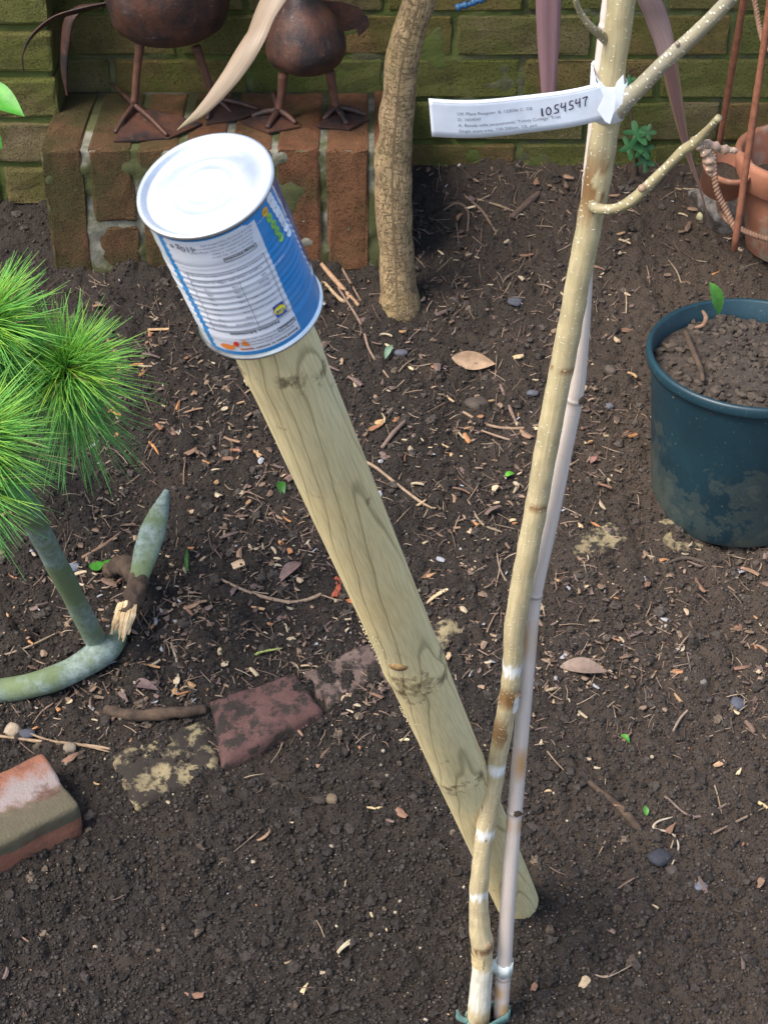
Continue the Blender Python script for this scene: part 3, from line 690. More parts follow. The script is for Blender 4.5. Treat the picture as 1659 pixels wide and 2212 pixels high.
def pink(t, q): k = 1.0 if abs(q) > .3 else .72; return (.25*k, .145*k, .155*k)
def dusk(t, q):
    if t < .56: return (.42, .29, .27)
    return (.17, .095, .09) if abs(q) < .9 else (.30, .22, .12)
strap('leaf', [(596, -20), (548, 80), (500, 160), (440, 235), (383, 281)], [2.25, 2.20, 2.18, 2.17, 2.17], [.040, .034, .027, .016, .0006], tan, (1, -.1, .5), 'dry tan strap leaf pointing down at the tin can')
strap('leaf', [(1182, -170), (1184, -25), (1184, 50), (1184, 120), (1184, 205)], 2.33, [.036, .036, .034, .029, .020], pink, (1, -.15, 0), 'dull pink strap leaf hanging above the plant tag', fold=.06)
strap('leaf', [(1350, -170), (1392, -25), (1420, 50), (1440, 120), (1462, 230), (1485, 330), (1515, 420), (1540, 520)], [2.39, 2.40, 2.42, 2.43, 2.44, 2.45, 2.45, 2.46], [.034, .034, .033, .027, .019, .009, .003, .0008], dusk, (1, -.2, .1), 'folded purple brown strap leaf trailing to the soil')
for k_ in range(9):       # the crown above the picture
    a = U(0, 6.28); d = Vector((math.cos(a), math.sin(a)*.8, 0)); b0 = ct+Vector((0, 0, .03))
    if d.y < -.3: d = Vector((d.x, abs(d.y), 0))
    V, Fc, C_, uv_ = ribbon([b0, b0+d*.12+Vector((0, 0, .22)), b0+d*.28+Vector((0, 0, .34)), b0+d*.46+Vector((0, 0, .30))], [.02, .04, .035, .002], Vector((-d.y, d.x, 0)), cf=pink)
    mk('leaf', V, Fc, M['strap'], palm, cols=C_, uvs=uv_)

# ================================================================== YOUNG BIRCH
BYY = 1.17
birch = thing('birch_tree', (.105, BYY, Hs(.105, BYY)), 'slim young birch with tan bark and pale rings, tied to a bamboo cane', 'tree')
bp = [(1028, 2250, 50), (1034, 2185, 50), (1040, 2110, 46), (1042, 2060, 44), (1040, 2030, 50), (1035, 1985, 44), (1034, 1930, 42), (1041, 1850, 41), (1052, 1770, 41), (1066, 1690, 40), (1080, 1610, 41), (1093, 1540, 42), (1102, 1480, 42), (1108, 1420, 44), (1110, 1370, 46), (1122, 1290, 48), (1138, 1200, 48), (1155, 1110, 49), (1172, 1010, 50), (1192, 900, 51), (1212, 800, 52), (1228, 720, 52), (1246, 620, 53), (1263, 530, 54), (1279, 450, 57), (1291, 380, 60), (1305, 290, 60), (1317, 215, 60), (1326, 130, 56), (1335, 60, 60), (1342, 0, 62), (1352, -80, 62), (1362, -160, 60)]
pts = [PY(u, v, BYY) for u, v, w_ in bp]; rd = [w_/2*(BYY/(cp+ray(u, v)[1]*sp))/F_ for u, v, w_ in bp]
# length along the stem for each listed picture height
sm_p, sm_r = smooth_path(pts, rd, 8); LL = [0]
for i in range(1, len(sm_p)): LL.append(LL[-1]+(sm_p[i]-sm_p[i-1]).length)
def Lat(v):
    vs = [q[1] for q in bp]; ls = [LL[min(i*8, len(LL)-1)] for i in range(len(bp))]
    return float(np.interp(-v, [-x for x in vs], ls))
rings = [(Lat(1440), .006), (Lat(1655), .006), (Lat(1793), .006), (Lat(1925), .004)]
wl0, wl1 = Lat(2170), Lat(2082)
brown = [(Lat(1500), .014, .5), (Lat(1500), .014, -.5), (Lat(1575), .022, -1.0), (Lat(2040), .008, .5), (Lat(2195), .010, .2), (Lat(790), .003, .4), (Lat(1085), .004, .5), (Lat(400), .035, -1.0)]
def barkcol(Lx, a):
    n_ = float(vnoise(a*.01*3, Lx, .012, 12)); t = min(max(Lx/1.2, 0), 1)
    lo = Vector((.57, .46, .27)); hi = Vector((.42, .355, .20)); c = lo.lerp(hi, t)
    for r0, w_ in rings:
        d = abs(Lx-r0+n_*.008)
        if d < w_: c = c.lerp(Vector((.80, .80, .76)), .95)
    if wl0 < Lx+n_*.012 < wl1: c = c.lerp(Vector((.70, .66, .55)), .9)
    for r0, w_, a0 in brown:
        d = abs(Lx-r0)/w_; da = abs((a-a0+math.pi) % (2*math.pi)-math.pi)/1.1
        if d < 1 and da+n_*1.4 < 1: c = c.lerp(Vector((.20, .095, .03)), .9*(1-d*d))
    return tuple(c)
tr = tubeobj('trunk', M['bark'], birch, pts, rd, seg=36, n=8, wob=.0012, wobs=.012, cf=barkcol, seed=8)
def at_v(v): 
    L_ = Lat(v); i = int(np.searchsorted(LL, L_)); i = min(max(i, 1), len(LL)-1); return sm_p[i], sm_r[i]
# raised scars, peeling curls
for v_, w_, ang in ((1497, .004, 1.0), (2030, .005, .6), (1800, .0025, .1), (1765, .0022, .2)):
    p, r = at_v(v_); d = Vector((math.sin(ang), -math.cos(ang), 0)); q = p+d*r*.8
    mk('bark_scar', [q+Vector(x)*w_*(1+.3*math.sin(x[0]*5+x[2]*7)) for x in I2.tolist()], F2.tolist(), M['chip'], birch, cols=[(.22, .14, .08)]*len(I2))
def peel(v_, ang, wid, ln, cc, lift):
    p, r = at_v(v_); V = []; Fc = []; n_ = 8
    for j in range(4):
        for i in range(n_):
            a = ang+wid*(i/(n_-1)-.5); d = Vector((math.sin(a), -math.cos(a), 0)); z = ln*(j/3-.5)
            V.append(p+d*(r+.0006+lift*(j/3)**2*(1-.5*i/(n_-1)))+Vector((0, 0, z)))
    for j in range(3):
        for i in range(n_-1): a = j*n_+i; Fc.append((a, a+1, a+n_+1, a+n_))
    o_ = len(V); V += [v+Vector((0, .0004, 0)) for v in V]; Fc += [tuple(o_+i for i in f[::-1]) for f in Fc]
    return mk('peeling_bark', V, Fc, M['chip'], birch, cols=[cc]*len(V))
peel(2070, -.9, 1.8, .020, (.62, .48, .25), .002); peel(1515, .9, 1.0, .022, (.72, .70, .62), .003); peel(1740, -1.2, .6, .01, (.6, .5, .3), .001)
def brcol(a_, b_):
    def f(Lx, a): return tuple(Vector(a_).lerp(Vector(b_), min(1, max(0, .5+float(vnoise(Lx, a*.01, .02, 4))*1.2))))
    return f
def br(name, pl, wl, cf, seg=20, **k):
    V, Fc, C_, uv_ = tube(pl, wl, seg=seg, n=8, cf=cf, **k); return mk(name, V, Fc, M['branch'], birch, cols=C_, uvs=uv_)
# upper right branch
px2m = lambda w_, z: w_/2*z/F_
zb_ = lambda u, v, Y: Y/(cp+ray(u, v)[1]*sp)
b1 = [(1318, 262, 40, 1.17), (1345, 222, 44, 1.165), (1385, 185, 36, 1.16), (1440, 130, 33, 1.15), (1500, 75, 31, 1.14), (1560, 15, 30, 1.13), (1620, -50, 28, 1.12), (1680, -120, 24, 1.11)]
br('branch', [PY(u, v, Y) for u, v, w_, Y in b1], [px2m(w_, zb_(u, v, Y)) for u, v, w_, Y in b1], brcol((.27, .25, .19), (.36, .325, .22)), wob=.0008)
b2 = [(1318, 95, 26, 1.17), (1300, 78, 22, 1.165), (1276, 58, 17, 1.155), (1255, 30, 15, 1.15), (1243, 0, 14, 1.145), (1236, -60, 13, 1.14)]
br('branch', [PY(u, v, Y) for u, v, w_, Y in b2], [px2m(w_, zb_(u, v, Y)) for u, v, w_, Y in b2], brcol((.25, .21, .12), (.34, .29, .16)), wob=.0008)
b3 = [(1290, 440, 26, 1.175), (1282, 446, 28, 1.158), (1298, 452, 26, 1.15), (1330, 450, 24, 1.145), (1362, 434, 23, 1.14), (1400, 400, 21, 1.135), (1440, 360, 20, 1.13), (1475, 325, 22, 1.125), (1500, 308, 24, 1.12), (1528, 280, 15, 1.11), (1552, 254, 13, 1.10)]
low = br('branch', [PY(u, v, Y) for u, v, w_, Y in b3], [px2m(w_, zb_(u, v, Y)) for u, v, w_, Y in b3], brcol((.24, .20, .11), (.36, .31, .17)), wob=.0012)
def knobbly(L_, a): return 1+.22*math.sin(L_*900)+.12*math.sin(a*3+L_*500)
for pl, wl in (([(1500, 308), (1530, 312), (1560, 322), (1592, 326)], [9, 10, 10, 5]), ([(1505, 312), (1525, 330), (1532, 352), (1534, 378)], [10, 12, 13, 6])):
    pts_ = [PY(u, v, 1.12) for u, v in pl]
    V, Fc, C_, uv_ = tube(pts_, [px2m(w_*1.9, 1.2) for w_ in wl], seg=12, n=14, fn=knobbly, cf=brcol((.34, .22, .15), (.45, .30, .22))); mk('spur', V, Fc, M['branch'], low, cols=C_, uvs=uv_)
for u, v, r in ((1386, 407, .0032), (1500, 306, .004)):
    p = PY(u, v, 1.128); mk('bud', [p+Vector(x)*r for x in I2.tolist()], F2.tolist(), M['branch'], low, cols=[(.30, .2, .13)]*len(I2))
p = PY(1478, 110, 1.148); tubeobj('bud', M['branch'], tr.parent, [PY(1470, 105, 1.145), PY(1462, 92, 1.14)], [.0035, .0015], seg=10, cf=lambda a, b: (.28, .22, .17))

# ================================================================== BAMBOO CANE
cane_pts = [(1079, 2255, 32), (1082, 2190, 32), (1090, 2060, 33), (1098, 1930, 33), (1108, 1800, 33), (1117, 1690, 33), (1130, 1540, 33), (1142, 1400, 34), (1155, 1280, 34), (1192, 1110, 34), (1222, 960, 34), (1244, 850, 34), (1253, 760, 34), (1263, 620, 32), (1266, 500, 32), (1274, 380, 32), (1284, 290, 32), (1300, 130, 32), (1316, 0, 32), (1330, -100, 32)]
CYs = lambda v: 1.17+.012+.022*min(max((1500-v)/900, 0), 1)
nodesv = [2110, 1752, 1285, 868, 385, 60]
cpts = [PY(u, v, CYs(v)) for u, v, w_ in cane_pts]; crd = [px2m(w_, zb_(u, v, CYs(v))) for u, v, w_ in cane_pts]
cs, crr = smooth_path(cpts, crd, 10); CL = [0]
for i in range(1, len(cs)): CL.append(CL[-1]+(cs[i]-cs[i-1]).length)
def cLat(v):
    return float(np.interp(-v, [-q[1] for q in cane_pts], [CL[min(i*10, len(CL)-1)] for i in range(len(cane_pts))]))
nl = [cLat(v) for v in nodesv]
ob = [(cLat(2172), .012), (cLat(2135), .010), (cLat(1775), .010), (cLat(1640), .02), (cLat(1375), .022)]
def cbulge(L_, a):
    k_ = 1.0
    for q in nl: d = (L_-q)/.0022; k_ += .10*math.exp(-d*d)-.05*math.exp(-((d-2.2)/1.2)**2)
    return k_
def ccol(L_, a):
    c = Vector((.63, .54, .47))
    for q, w_ in ob:
        d = abs(L_-q)/w_
        if d < 1.4: c = c.lerp(Vector((.52, .29, .11)), .95*max(0, 1-d*d*.6)*(.6+.4*math.sin(a*2+q*100)))
    for q in nl:
        if abs(L_-q-.001) < .0011: c = c.lerp(Vector((.13, .10, .09)), .7)
    return tuple(c)
cane = thing('bamboo_cane', tuple(cpts[0]), 'pale bamboo cane standing against the young birch', 'cane')
# denser rings for the nodes
cs2, cr2 = smooth_path(cpts, crd, 34)
tubeobj('culm', M['cane'], cane, cs2, cr2, seg=24, raw=True, fn=cbulge, cf=ccol)
for v_, a_ in ((868, .9), (1752, .3)):
    i = int(np.searchsorted(CL, cLat(v_))); p = cs[i]+Vector((math.sin(a_), -math.cos(a_), 0))*crr[i]
    mk('leaf_scar', [p+Vector((x[0]*.004, x[1]*.003, x[2]*.0035))*(1+.3*math.sin(x[0]*9+x[2]*7)) for x in I2.tolist()], F2.tolist(), M['rootbark'], cane)

# tapes and ties round both stems
def band(name, path, rr_, h, th, mat, label, cat, closed=True):
    """flat strip following a horizontal closed path"""
    V = []; Fc = []; n_ = len(path)
    for i, p in enumerate(path):
        t = path[(i+1) % n_]-path[i-1]; t.z = 0; t.normalize(); o_ = Vector((t.y, -t.x, 0))
        wv = Vector((0, 0, .0012*math.sin(i*1.3)))
        for (dz, do) in ((-h/2, 0), (h/2, 0), (h/2, th), (-h/2, th)): V.append(p+Vector((0, 0, dz))+wv+o_*do)
    for i in range(n_ if closed else n_-1):
        j = (i+1) % n_
        for k_ in range(4): k2 = (k_+1) % 4; Fc.append((i*4+k_, i*4+k2, j*4+k2, j*4+k_))
    return tag(mk(name, V, Fc, mat), label, cat)
def capsule(c1, r1, c2, r2, z, n_=28, g=.0006):
    d = (c2-c1); ang = math.atan2(d.y, d.x); out = []
    for i in range(n_):
        a = ang+math.pi/2+math.pi*i/(n_-1); out.append(Vector((c1.x+math.cos(a)*(r1+g), c1.y+math.sin(a)*(r1+g), z)))
    for i in range(n_):
        a = ang-math.pi/2+math.pi*i/(n_-1); out.append(Vector((c2.x+math.cos(a)*(r2+g), c2.y+math.sin(a)*(r2+g), z)))
    return out
def c_at(v):
    i = min(int(np.searchsorted(CL, cLat(v))), len(cs)-1); return cs[i], crr[i]
p1, r1 = at_v(2196); p2, r2 = c_at(2200)
band('plastic_tie', capsule(p1, r1, p2, r2, (p1.z+p2.z)/2), 0, .016, .0012, M['greentie'], 'green plastic tie strapping birch and cane together at the bottom', 'tie')
tubeobj('tie_end', M['greentie'], bpy.data.objects['plastic_tie'], [p1+Vector((-.012, -.006, -.003)), p1+Vector((-.021, -.006, .004)), p1+Vector((-.024, -.006, .018))], [.004, .004, .0008], seg=8, flat=.3)
p2, r2 = c_at(2097); p1, r1 = at_v(2090)
loop = [Vector((p2.x+math.cos(a)*(r2+.0008), p2.y+math.sin(a)*(r2+.0008), p2.z)) for a in [2*math.pi*i/32 for i in range(32)]]
band('tape', loop, 0, .019, .0008, M['tape'], 'white tape wrapped round the foot of the bamboo cane', 'tape')
V, Fc, C_, uv_ = ribbon([p1+Vector((r1*.8, -r1*.6, .004)), p2+Vector((-r2-.004, -.004, .003)), p2+Vector((-r2*.6, -r2*.9, 0))], [.010, .020, .018], (0, 0, 1), fold=.02)
mk('tape_end', V, Fc, M['tape'], bpy.data.objects['tape'])

# ================================================================== PAPER TAG WITH WRITING
def fontmesh(s, shear=0):
    cu = bpy.data.curves.new('t', 'FONT'); cu.body = s; cu.size = 1; cu.resolution_u = 3; cu.shear = shear
    ob_ = bpy.data.objects.new('t', cu); COL.objects.link(ob_); dg = bpy.context.evaluated_depsgraph_get()
    me_ = bpy.data.meshes.new_from_object(ob_.evaluated_get(dg)); v = [(p.co.x, p.co.y) for p in me_.vertices]; f = [tuple(p.vertices) for p in me_.polygons]
    bpy.data.objects.remove(ob_); bpy.data.curves.remove(cu); bpy.data.meshes.remove(me_); return v, f
def text_on(mb, s, x, y, size, fn, wmax=None, bold=0):
    v, f = fontmesh(s); 
    if not v: return
    w_ = max(p[0] for p in v)*size; k_ = 1.0
    if wmax: k_ = wmax/w_
    mb.add([fn(x+p[0]*size*k_, y+p[1]*size) for p in v], f)
    if bold: mb.add([fn(x+p[0]*size*k_+bold, y+p[1]*size+bold*.3) for p in v], f)
TZ = lambda u, v, Y: PY(u, v, Y)
# tag surface: s 0..130 mm from the left end to the trunk, t 0..28 mm from bottom to top
TL0, TL1 = PY(933, 295, 1.115), PY(926, 213, 1.110)
TR0, TR1 = PY(1312, 257, 1.150), PY(1300, 178, 1.150)
def tagpt(s, t, off=0.0):
    a = s/130; b_ = t/28
    p = (TL0*(1-a)+TR0*a)*(1-b_)+(TL1*(1-a)+TR1*a)*b_
    sag = -.0035*math.sin(math.pi*a)
    nrm = (TR0-TL0).cross(TL1-TL0).normalized()
    return p+Vector((0, 0, sag))+nrm*(off+.003*math.sin(math.pi*a*1.1)+.0012*math.sin(a*9))
tagO = thing('plant_tag', tuple(PY(1310, 220, 1.15)), 'white paper plant tag with printed lines and handwritten number, looped round the birch', 'tag')
V = []; Fc = []; nS, nT = 52, 6
for lay in (0, 1):
    for j in range(nT+1):
        for i in range(nS+1): V.append(tagpt(130*i/nS, 28*j/nT, -.0003*lay))
W1 = (nS+1); o_ = W1*(nT+1)
for j in range(nT):
    for i in range(nS): a = j*W1+i; Fc += [(a, a+1, a+W1+1, a+W1), (o_+a, o_+a+W1, o_+a+W1+1, o_+a+1)]
for i in range(nS): Fc += [(i+1, i, o_+i, o_+i+1), (nT*W1+i, nT*W1+i+1, o_+nT*W1+i+1, o_+nT*W1+i)]
for j in range(nT): Fc += [(j*W1, (j+1)*W1, o_+(j+1)*W1, o_+j*W1)]
mk('paper_strip', V, Fc, M['paper'], tagO)
# nearest face of the strip looks to the camera: nrm points to -Y
sgn = 1 if ((TR0-TL0).cross(TL1-TL0)).y < 0 else -1
tf = lambda x, y: tagpt(x, y, .00045*sgn)
mb = MB()
text_on(mb, "UK Plant Passport  B. 123036 C. GB", 19, 17.2, 3.1, tf, 56)
text_on(mb, "D. 1054547", 19, 12.9, 3.1, tf, 17)
text_on(mb, "A. Betula utilis jacquemontii 'Trinity College' Tree", 19, 8.6, 3.1, tf, 76)
text_on(mb, "Single stem tree, 150-200cm, 12L pot", 19, 4.4, 3.1, tf, 58)
mb.build('printed_lines', M['greyink'], tagO, smooth=False)
mb = MB(); x = 3.0
while x < 126: mb.add([tf(x, 25.4), tf(x+.7, 25.4), tf(x+.7, 26.0), tf(x, 26.0)], [(0, 1, 2, 3)]); x += 1.5
mb.build('perforation', M['greyink'], tagO, smooth=False)
digits = {'1': [[(.4, 1), (.35, .2), (.5, .05)]], '0': [[(.5, .95), (.15, .6), (.2, .1), (.65, .1), (.8, .6), (.5, .95)]],
          '5': [[(.95, 1), (.45, .95), (.35, .55), (.75, .45), (.7, .1), (.1, 0)]], '4': [[(.3, 1), (.15, .5), (.8, .55)], [(.85, 1), (.65, -.05)]], '7': [[(.1, .85), (.9, .95), (.55, .5), (.35, -.15)]]}
mb = MB(); x = 80
for i, ch in enumerate('1054547'):
    for st in digits[ch]:
        q, _ = smooth_path([Vector((a, b_, 0)) for a, b_ in st], [1]*len(st), 5); pr = []
        for k_ in range(len(q)):
            t = (q[min(k_+1, len(q)-1)]-q[max(k_-1, 0)]); t.normalize(); n_ = Vector((-t.y, t.x, 0)); w_ = .085 if ch != '1' else .12
            X0 = x+(q[k_].x)*5.0; Y0_ = 11.4+i*.55+q[k_].y*(6.2 if i not in (3, 5) else 6.6)
            pr.append((X0+n_.x*w_*5.2, Y0_+n_.y*w_*5.2)); pr.append((X0-n_.x*w_*5.2, Y0_-n_.y*w_*5.2))
        mb.add([tagpt(a, b_, .0006*sgn) for a, b_ in pr], [(2*k_, 2*k_+1, 2*k_+3, 2*k_+2) for k_ in range(len(q)-1)])
    x += 5.6 if i else 4.4
mb.build('handwritten_number', M['purpleink'], tagO, smooth=False)
# the loop round trunk and cane and the arrow shaped tail
p1, r1 = at_v(222); p2, r2 = c_at(222)
path = capsule(p1, r1, p2, r2, p1.z, g=.001); Vv = []; n_ = len(path); Ff = []
for i, p in enumerate(path):
    t = path[(i+1) % n_]-path[i-1]; t.normalize(); o2 = Vector((t.y, -t.x, 0))
    for dz, do in ((-.014, 0), (.014, 0), (.014, .0004), (-.014, .0004)): Vv.append(p+Vector((0, 0, dz+.06*(p.x-p1.x)))+o2*do)
for i in range(n_):
    j = (i+1) % n_
    for k_ in range(4): k2 = (k_+1) % 4; Ff.append((i*4+k_, i*4+k2, j*4+k2, j*4+k_))
mk('loop', Vv, Ff, M['paper'], tagO)
arrow = [(1284, 160), (1300, 182), (1330, 205), (1327, 236), (1317, 268), (1306, 262), (1290, 238), (1304, 210), (1296, 190)]
ap = [PY(u, v, 1.135) for u, v in arrow]; n_ = len(ap)
mk('arrow_end', ap+[p+Vector((0, .0006, 0)) for p in ap], [tuple(range(n_)), tuple(range(2*n_-1, n_-1, -1))]+[(i, n_+i, n_+(i+1) % n_, (i+1) % n_) for i in range(n_)], M['paper'], tagO, smooth=False)
arrow = [(1322, 205), (1332, 178), (1346, 162), (1348, 190), (1344, 222), (1326, 244)]
ap = [PY(u, v, 1.143) for u, v in arrow]; n_ = len(ap)
mk('folded_end', ap+[p+Vector((0, .0006, 0)) for p in ap], [tuple(range(n_)), tuple(range(2*n_-1, n_-1, -1))]+[(i, n_+i, n_+(i+1) % n_, (i+1) % n_) for i in range(n_)], M['paper'], tagO, smooth=False)

# ================================================================== STAKE
S_top = P(563, 668, 1.003); S_bot = P(1116, 1945, 2.02)
ax = (S_bot-S_top).normalized()
st0 = S_top - ax*.035; st1 = S_bot+ax*.10; SL = (st1-st0).length
stake_r = .0252
zc_ = -ax; xc_ = Vector((1, 0, 0)); xc_ = (xc_-zc_*xc_.dot(zc_)).normalized(); yc_ = zc_.cross(xc_)
Ms = Matrix((xc_, yc_, zc_)).transposed().to_4x4(); Ms.translation = st1
V = []; Fc = []; seg = 56; nr = 200
for i in range(nr+1):
    z = SL*i/nr; r = stake_r*(1-.0*z)
    for z_k, amp in ((SZ[0], .0008), (SZ[1], .0016), (SZ[2], .0008)): r += amp*math.exp(-((z-z_k)/.018)**2)
    if z < .085: r *= .55+.45*z/.085
    for k_ in range(seg):
        a = 2*math.pi*k_/seg; q = Vector((r*math.cos(a), r*math.sin(a), z)); e = 1+n3(q, .03, 7)*.012; V.append((q.x*e, q.y*e, z))
for i in range(nr):
    for k_ in range(seg): k2 = (k_+1) % seg; Fc.append((i*seg+k_, i*seg+k2, (i+1)*seg+k2, (i+1)*seg+k_))
Fc.append(tuple(range(seg-1, -1, -1))); Fc.append(tuple(nr*seg+k_ for k_ in range(seg)))
stake = mk('wooden_stake', V, Fc, M['stake'], None, origin=(0, 0, 0)); stake.matrix_world = Ms; ORG[stake] = Vector((0, 0, 0))
tag(stake, 'round pale treated wood stake leaning left with a tin can on its top', 'stake')
def stake_pt(phi, z, r=stake_r):                 # phi 0 towards the camera
    cdir = Vector((0, 0, CZ))-(st1+zc_*z); cdir = (cdir-zc_*cdir.dot(zc_)).normalized(); s_ = cdir.cross(zc_)*-1
    if s_.x < 0: s_ = -s_
    return st1+zc_*z+(cdir*math.cos(phi)+s_*math.sin(phi))*r
def knot(phi, z, rz, ra, name, col, parent=stake):
    V = []; Fc = [(0, k_+1, (k_+1) % 20+1) for k_ in range(20)]
    inv = Ms.inverted(); V.append(inv @ stake_pt(phi, z, stake_r+.0022))
    for k_ in range(20):
        a = 2*math.pi*k_/20; V.append(inv @ stake_pt(phi+ra*math.cos(a), z+rz*math.sin(a), stake_r+.0012))
    for k_ in range(20):
        a = 2*math.pi*k_/20; V.append(inv @ stake_pt(phi+ra*1.2*math.cos(a), z+rz*1.2*math.sin(a), stake_r-.0015))
    Fc += [(k_+1, k_+21, (k_+1) % 20+21, (k_+1) % 20+1) for k_ in range(20)]
    o = mk(name, V, Fc, M['chip'], None, cols=[col]*len(V), origin=(0, 0, 0)); o.parent = parent; return o
knot(-.55, sz_at(1380), .005, .30, 'knot', (.34, .20, .08))
# sawdust crumbs clinging to the rough left edge
mb = MB(); inv = Ms.inverted()
for i in range(70):
    zz = random.choice([U(sz_at(1530), sz_at(1490)), U(sz_at(1345), sz_at(1300)), U(sz_at(1400), sz_at(1320))]); ph = -1.45+U(-.12, .25) if random.random() < .7 else U(-1.3, -.6)
    p = inv @ stake_pt(ph, zz, stake_r+.0012); mb.add([p+Vector(x)*U(.0003, .0008) for x in I1.tolist()], F1.tolist(), (.56, .47, .28))
o = mk('splinters', mb.v, mb.f, M['chip'], None, cols=mb.c, origin=(0, 0, 0)); o.parent = stake; o['kind'] = 'stuff'

# ================================================================== TIN CAN
C1 = P(442, 397.5, .920); C2 = P(563.6, 669, 1.003); ca = (C2-C1).normalized(); HC = (C2-C1).length; RC = .0368
cd = (Vector((0, 0, CZ))-(C1+C2)/2); e2 = (cd-ca*cd.dot(ca)).normalized(); e1 = ca.cross(e2)
if e1.x < 0: e1 = -e1
mm = HC/106.0
def beads(t):                      # t in mm from the closed end
    if 30 < t < 84: return .00028*(math.sin((t-30)*2*math.pi/4.9)-.2)
    return 0
def canpt(phi, t, off=0.0, crumple=True):
    r = RC+beads(t)+off
    if crumple: r += .00035*float(vnoise(phi*.9, t, 5.5, 41))*(1.6 if 15 < t < 95 else .3)+.0004*float(vnoise(phi*1.0, t*1.0, 1.3+0*t, 43))*(1 if 25 < t < 92 else 0)
    return C1+ca*(t*mm)+(e1*math.sin(phi)+e2*math.cos(phi))*r
can = thing('tin_can', tuple(C2), 'upturned empty food can with blue and white label, pushed over the stake top', 'can')
def canlathe(prof, seg=96):
    V = []; Fc = []
    for (r, t) in prof:
        for k_ in range(seg): a = 2*math.pi*k_/seg; V.append(C1+ca*(t*mm)+(e1*math.sin(a)+e2*math.cos(a))*r)
    for i in range(len(prof)-1):
        for k_ in range(seg): k2 = (k_+1) % seg; Fc.append((i*seg+k_, i*seg+k2, (i+1)*seg+k2, (i+1)*seg+k_))
    return V, Fc
# body shell: outside then inside, open at the bottom
V, Fc = canlathe([(RC-.0009, 2.6), (RC-.0006, 5), (RC-.0006, 101), (RC-.0002, 103), (RC+.0010, 104), (RC+.0014, 105.2), (RC+.0008, 106.2), (RC-.0014, 106), (RC-.0016, 104), (RC-.0013, 100), (RC-.0013, 5), (RC-.0016, 2.6)])
mk('can_body', V, Fc, M['steel'], can)
pr = [(.0002, 2.5), (.010, 2.5), (.0120, 2.5), (.0128, 2.38), (.0138, 2.38), (.0146, 2.52), (.0193, 2.52), (.0201, 2.38), (.0211, 2.38), (.0219, 2.55), (.0265, 2.6), (.0270, 2.9), (.0315, 3.0), (.0330, 3.2), (.0345, 3.0), (.0352, .6), (.0360, 0), (.0372, -.3), (.0384, .1), (.0386, 1.0), (.0384, 2.4), (.0376, 3.0), (RC-.0004, 3.1)]
V, Fc = canlathe(pr[::-1]); mk('can_end', V, Fc, M['lid'], can)
# paper label
def d2(p, q): return math.hypot(p[0]-q[0], p[1]-q[1])
BL = (.004, .22, .55); WH = (.70, .72, .78); NV = (.012, .018, .14); SV = (.6, .62, .68)
def lcol(ph, t):
    if ph < -110 or ph > 150: return BL
    if ph < -68: return WH if ph > -100 else BL
    if ph < -60+.8*math.sin(t*1.3): return BL
    if ph < 26:
        if t < 5.8 or t > 99: return BL
        if ph > 12 and t < 5+(ph-12)*.35: return WH if t > 7.5 else BL
        if 8 < t < 9.0 and False: return BL
        return WH
    if 26 <= ph < 44+(t-8)*.12 and t < 40 and False: return BL
    lim = 60+(t-5)*.13
    if ph > lim+4 and t < 84: return NV
    if ph > lim+1.2 and t < 87: return SV
    return BL
V = []; nP, nT = 288, 96; t0, t1 = 4.4, 102.2
for j in range(nT+1):
    for i in range(nP): V.append(canpt(R_(-180+360*i/nP), t0+(t1-t0)*j/nT, .0001))
Fc = []; CC = []
for j in range(nT):
    for i in range(nP):
        i2 = (i+1) % nP; Fc.append((j*nP+i, j*nP+i2, (j+1)*nP+i2, (j+1)*nP+i)); CC.append(lcol(-180+360*(i+.5)/nP, t0+(t1-t0)*(j+.5)/nT))
lab = mk('label', V, Fc, M['label'], can, ccols=CC)
mmr = RC*1000
def pr_pt(x, y, off=.00045):       # print space in mm: x runs leftwards round the can, y towards the open end
    return canpt(-x/mmr, y, off)
def shape(mb, poly, off=.0004): mb.add([pr_pt(a, b_, off) for a, b_ in poly], [tuple(range(len(poly)))])
def disc(mb, x, y, rx, ry=None, off=.0004, n_=20):
    ry = ry or rx; V_ = [pr_pt(x, y, off)]; F_c = [(0, k_+1, (k_+1) % n_+1) for k_ in range(n_)]
    for q in range(1, 6): V_ += [pr_pt(x+rx*q/5*math.cos(2*math.pi*k_/n_), y+ry*q/5*math.sin(2*math.pi*k_/n_), off) for k_ in range(n_)]
    for q in range(4): F_c += [(1+q*n_+k_, 1+q*n_+(k_+1) % n_, 1+(q+1)*n_+(k_+1) % n_, 1+(q+1)*n_+k_) for k_ in range(n_)]
    mb.add(V_, F_c)
deg = lambda d: -R_(d)*mmr
def strip(mb, x0, x1, y0, y1, off=.0004):
    n_ = max(1, int(abs(x1-x0)/1.2)); k2_ = max(1, int(abs(y1-y0)/1.0)); Vv = [pr_pt(x0+(x1-x0)*i/n_, y0+(y1-y0)*j/k2_, off) for j in range(k2_+1) for i in range(n_+1)]
    mb.add(Vv, [(j*(n_+1)+i, j*(n_+1)+i+1, (j+1)*(n_+1)+i+1, (j+1)*(n_+1)+i) for j in range(k2_) for i in range(n_)])
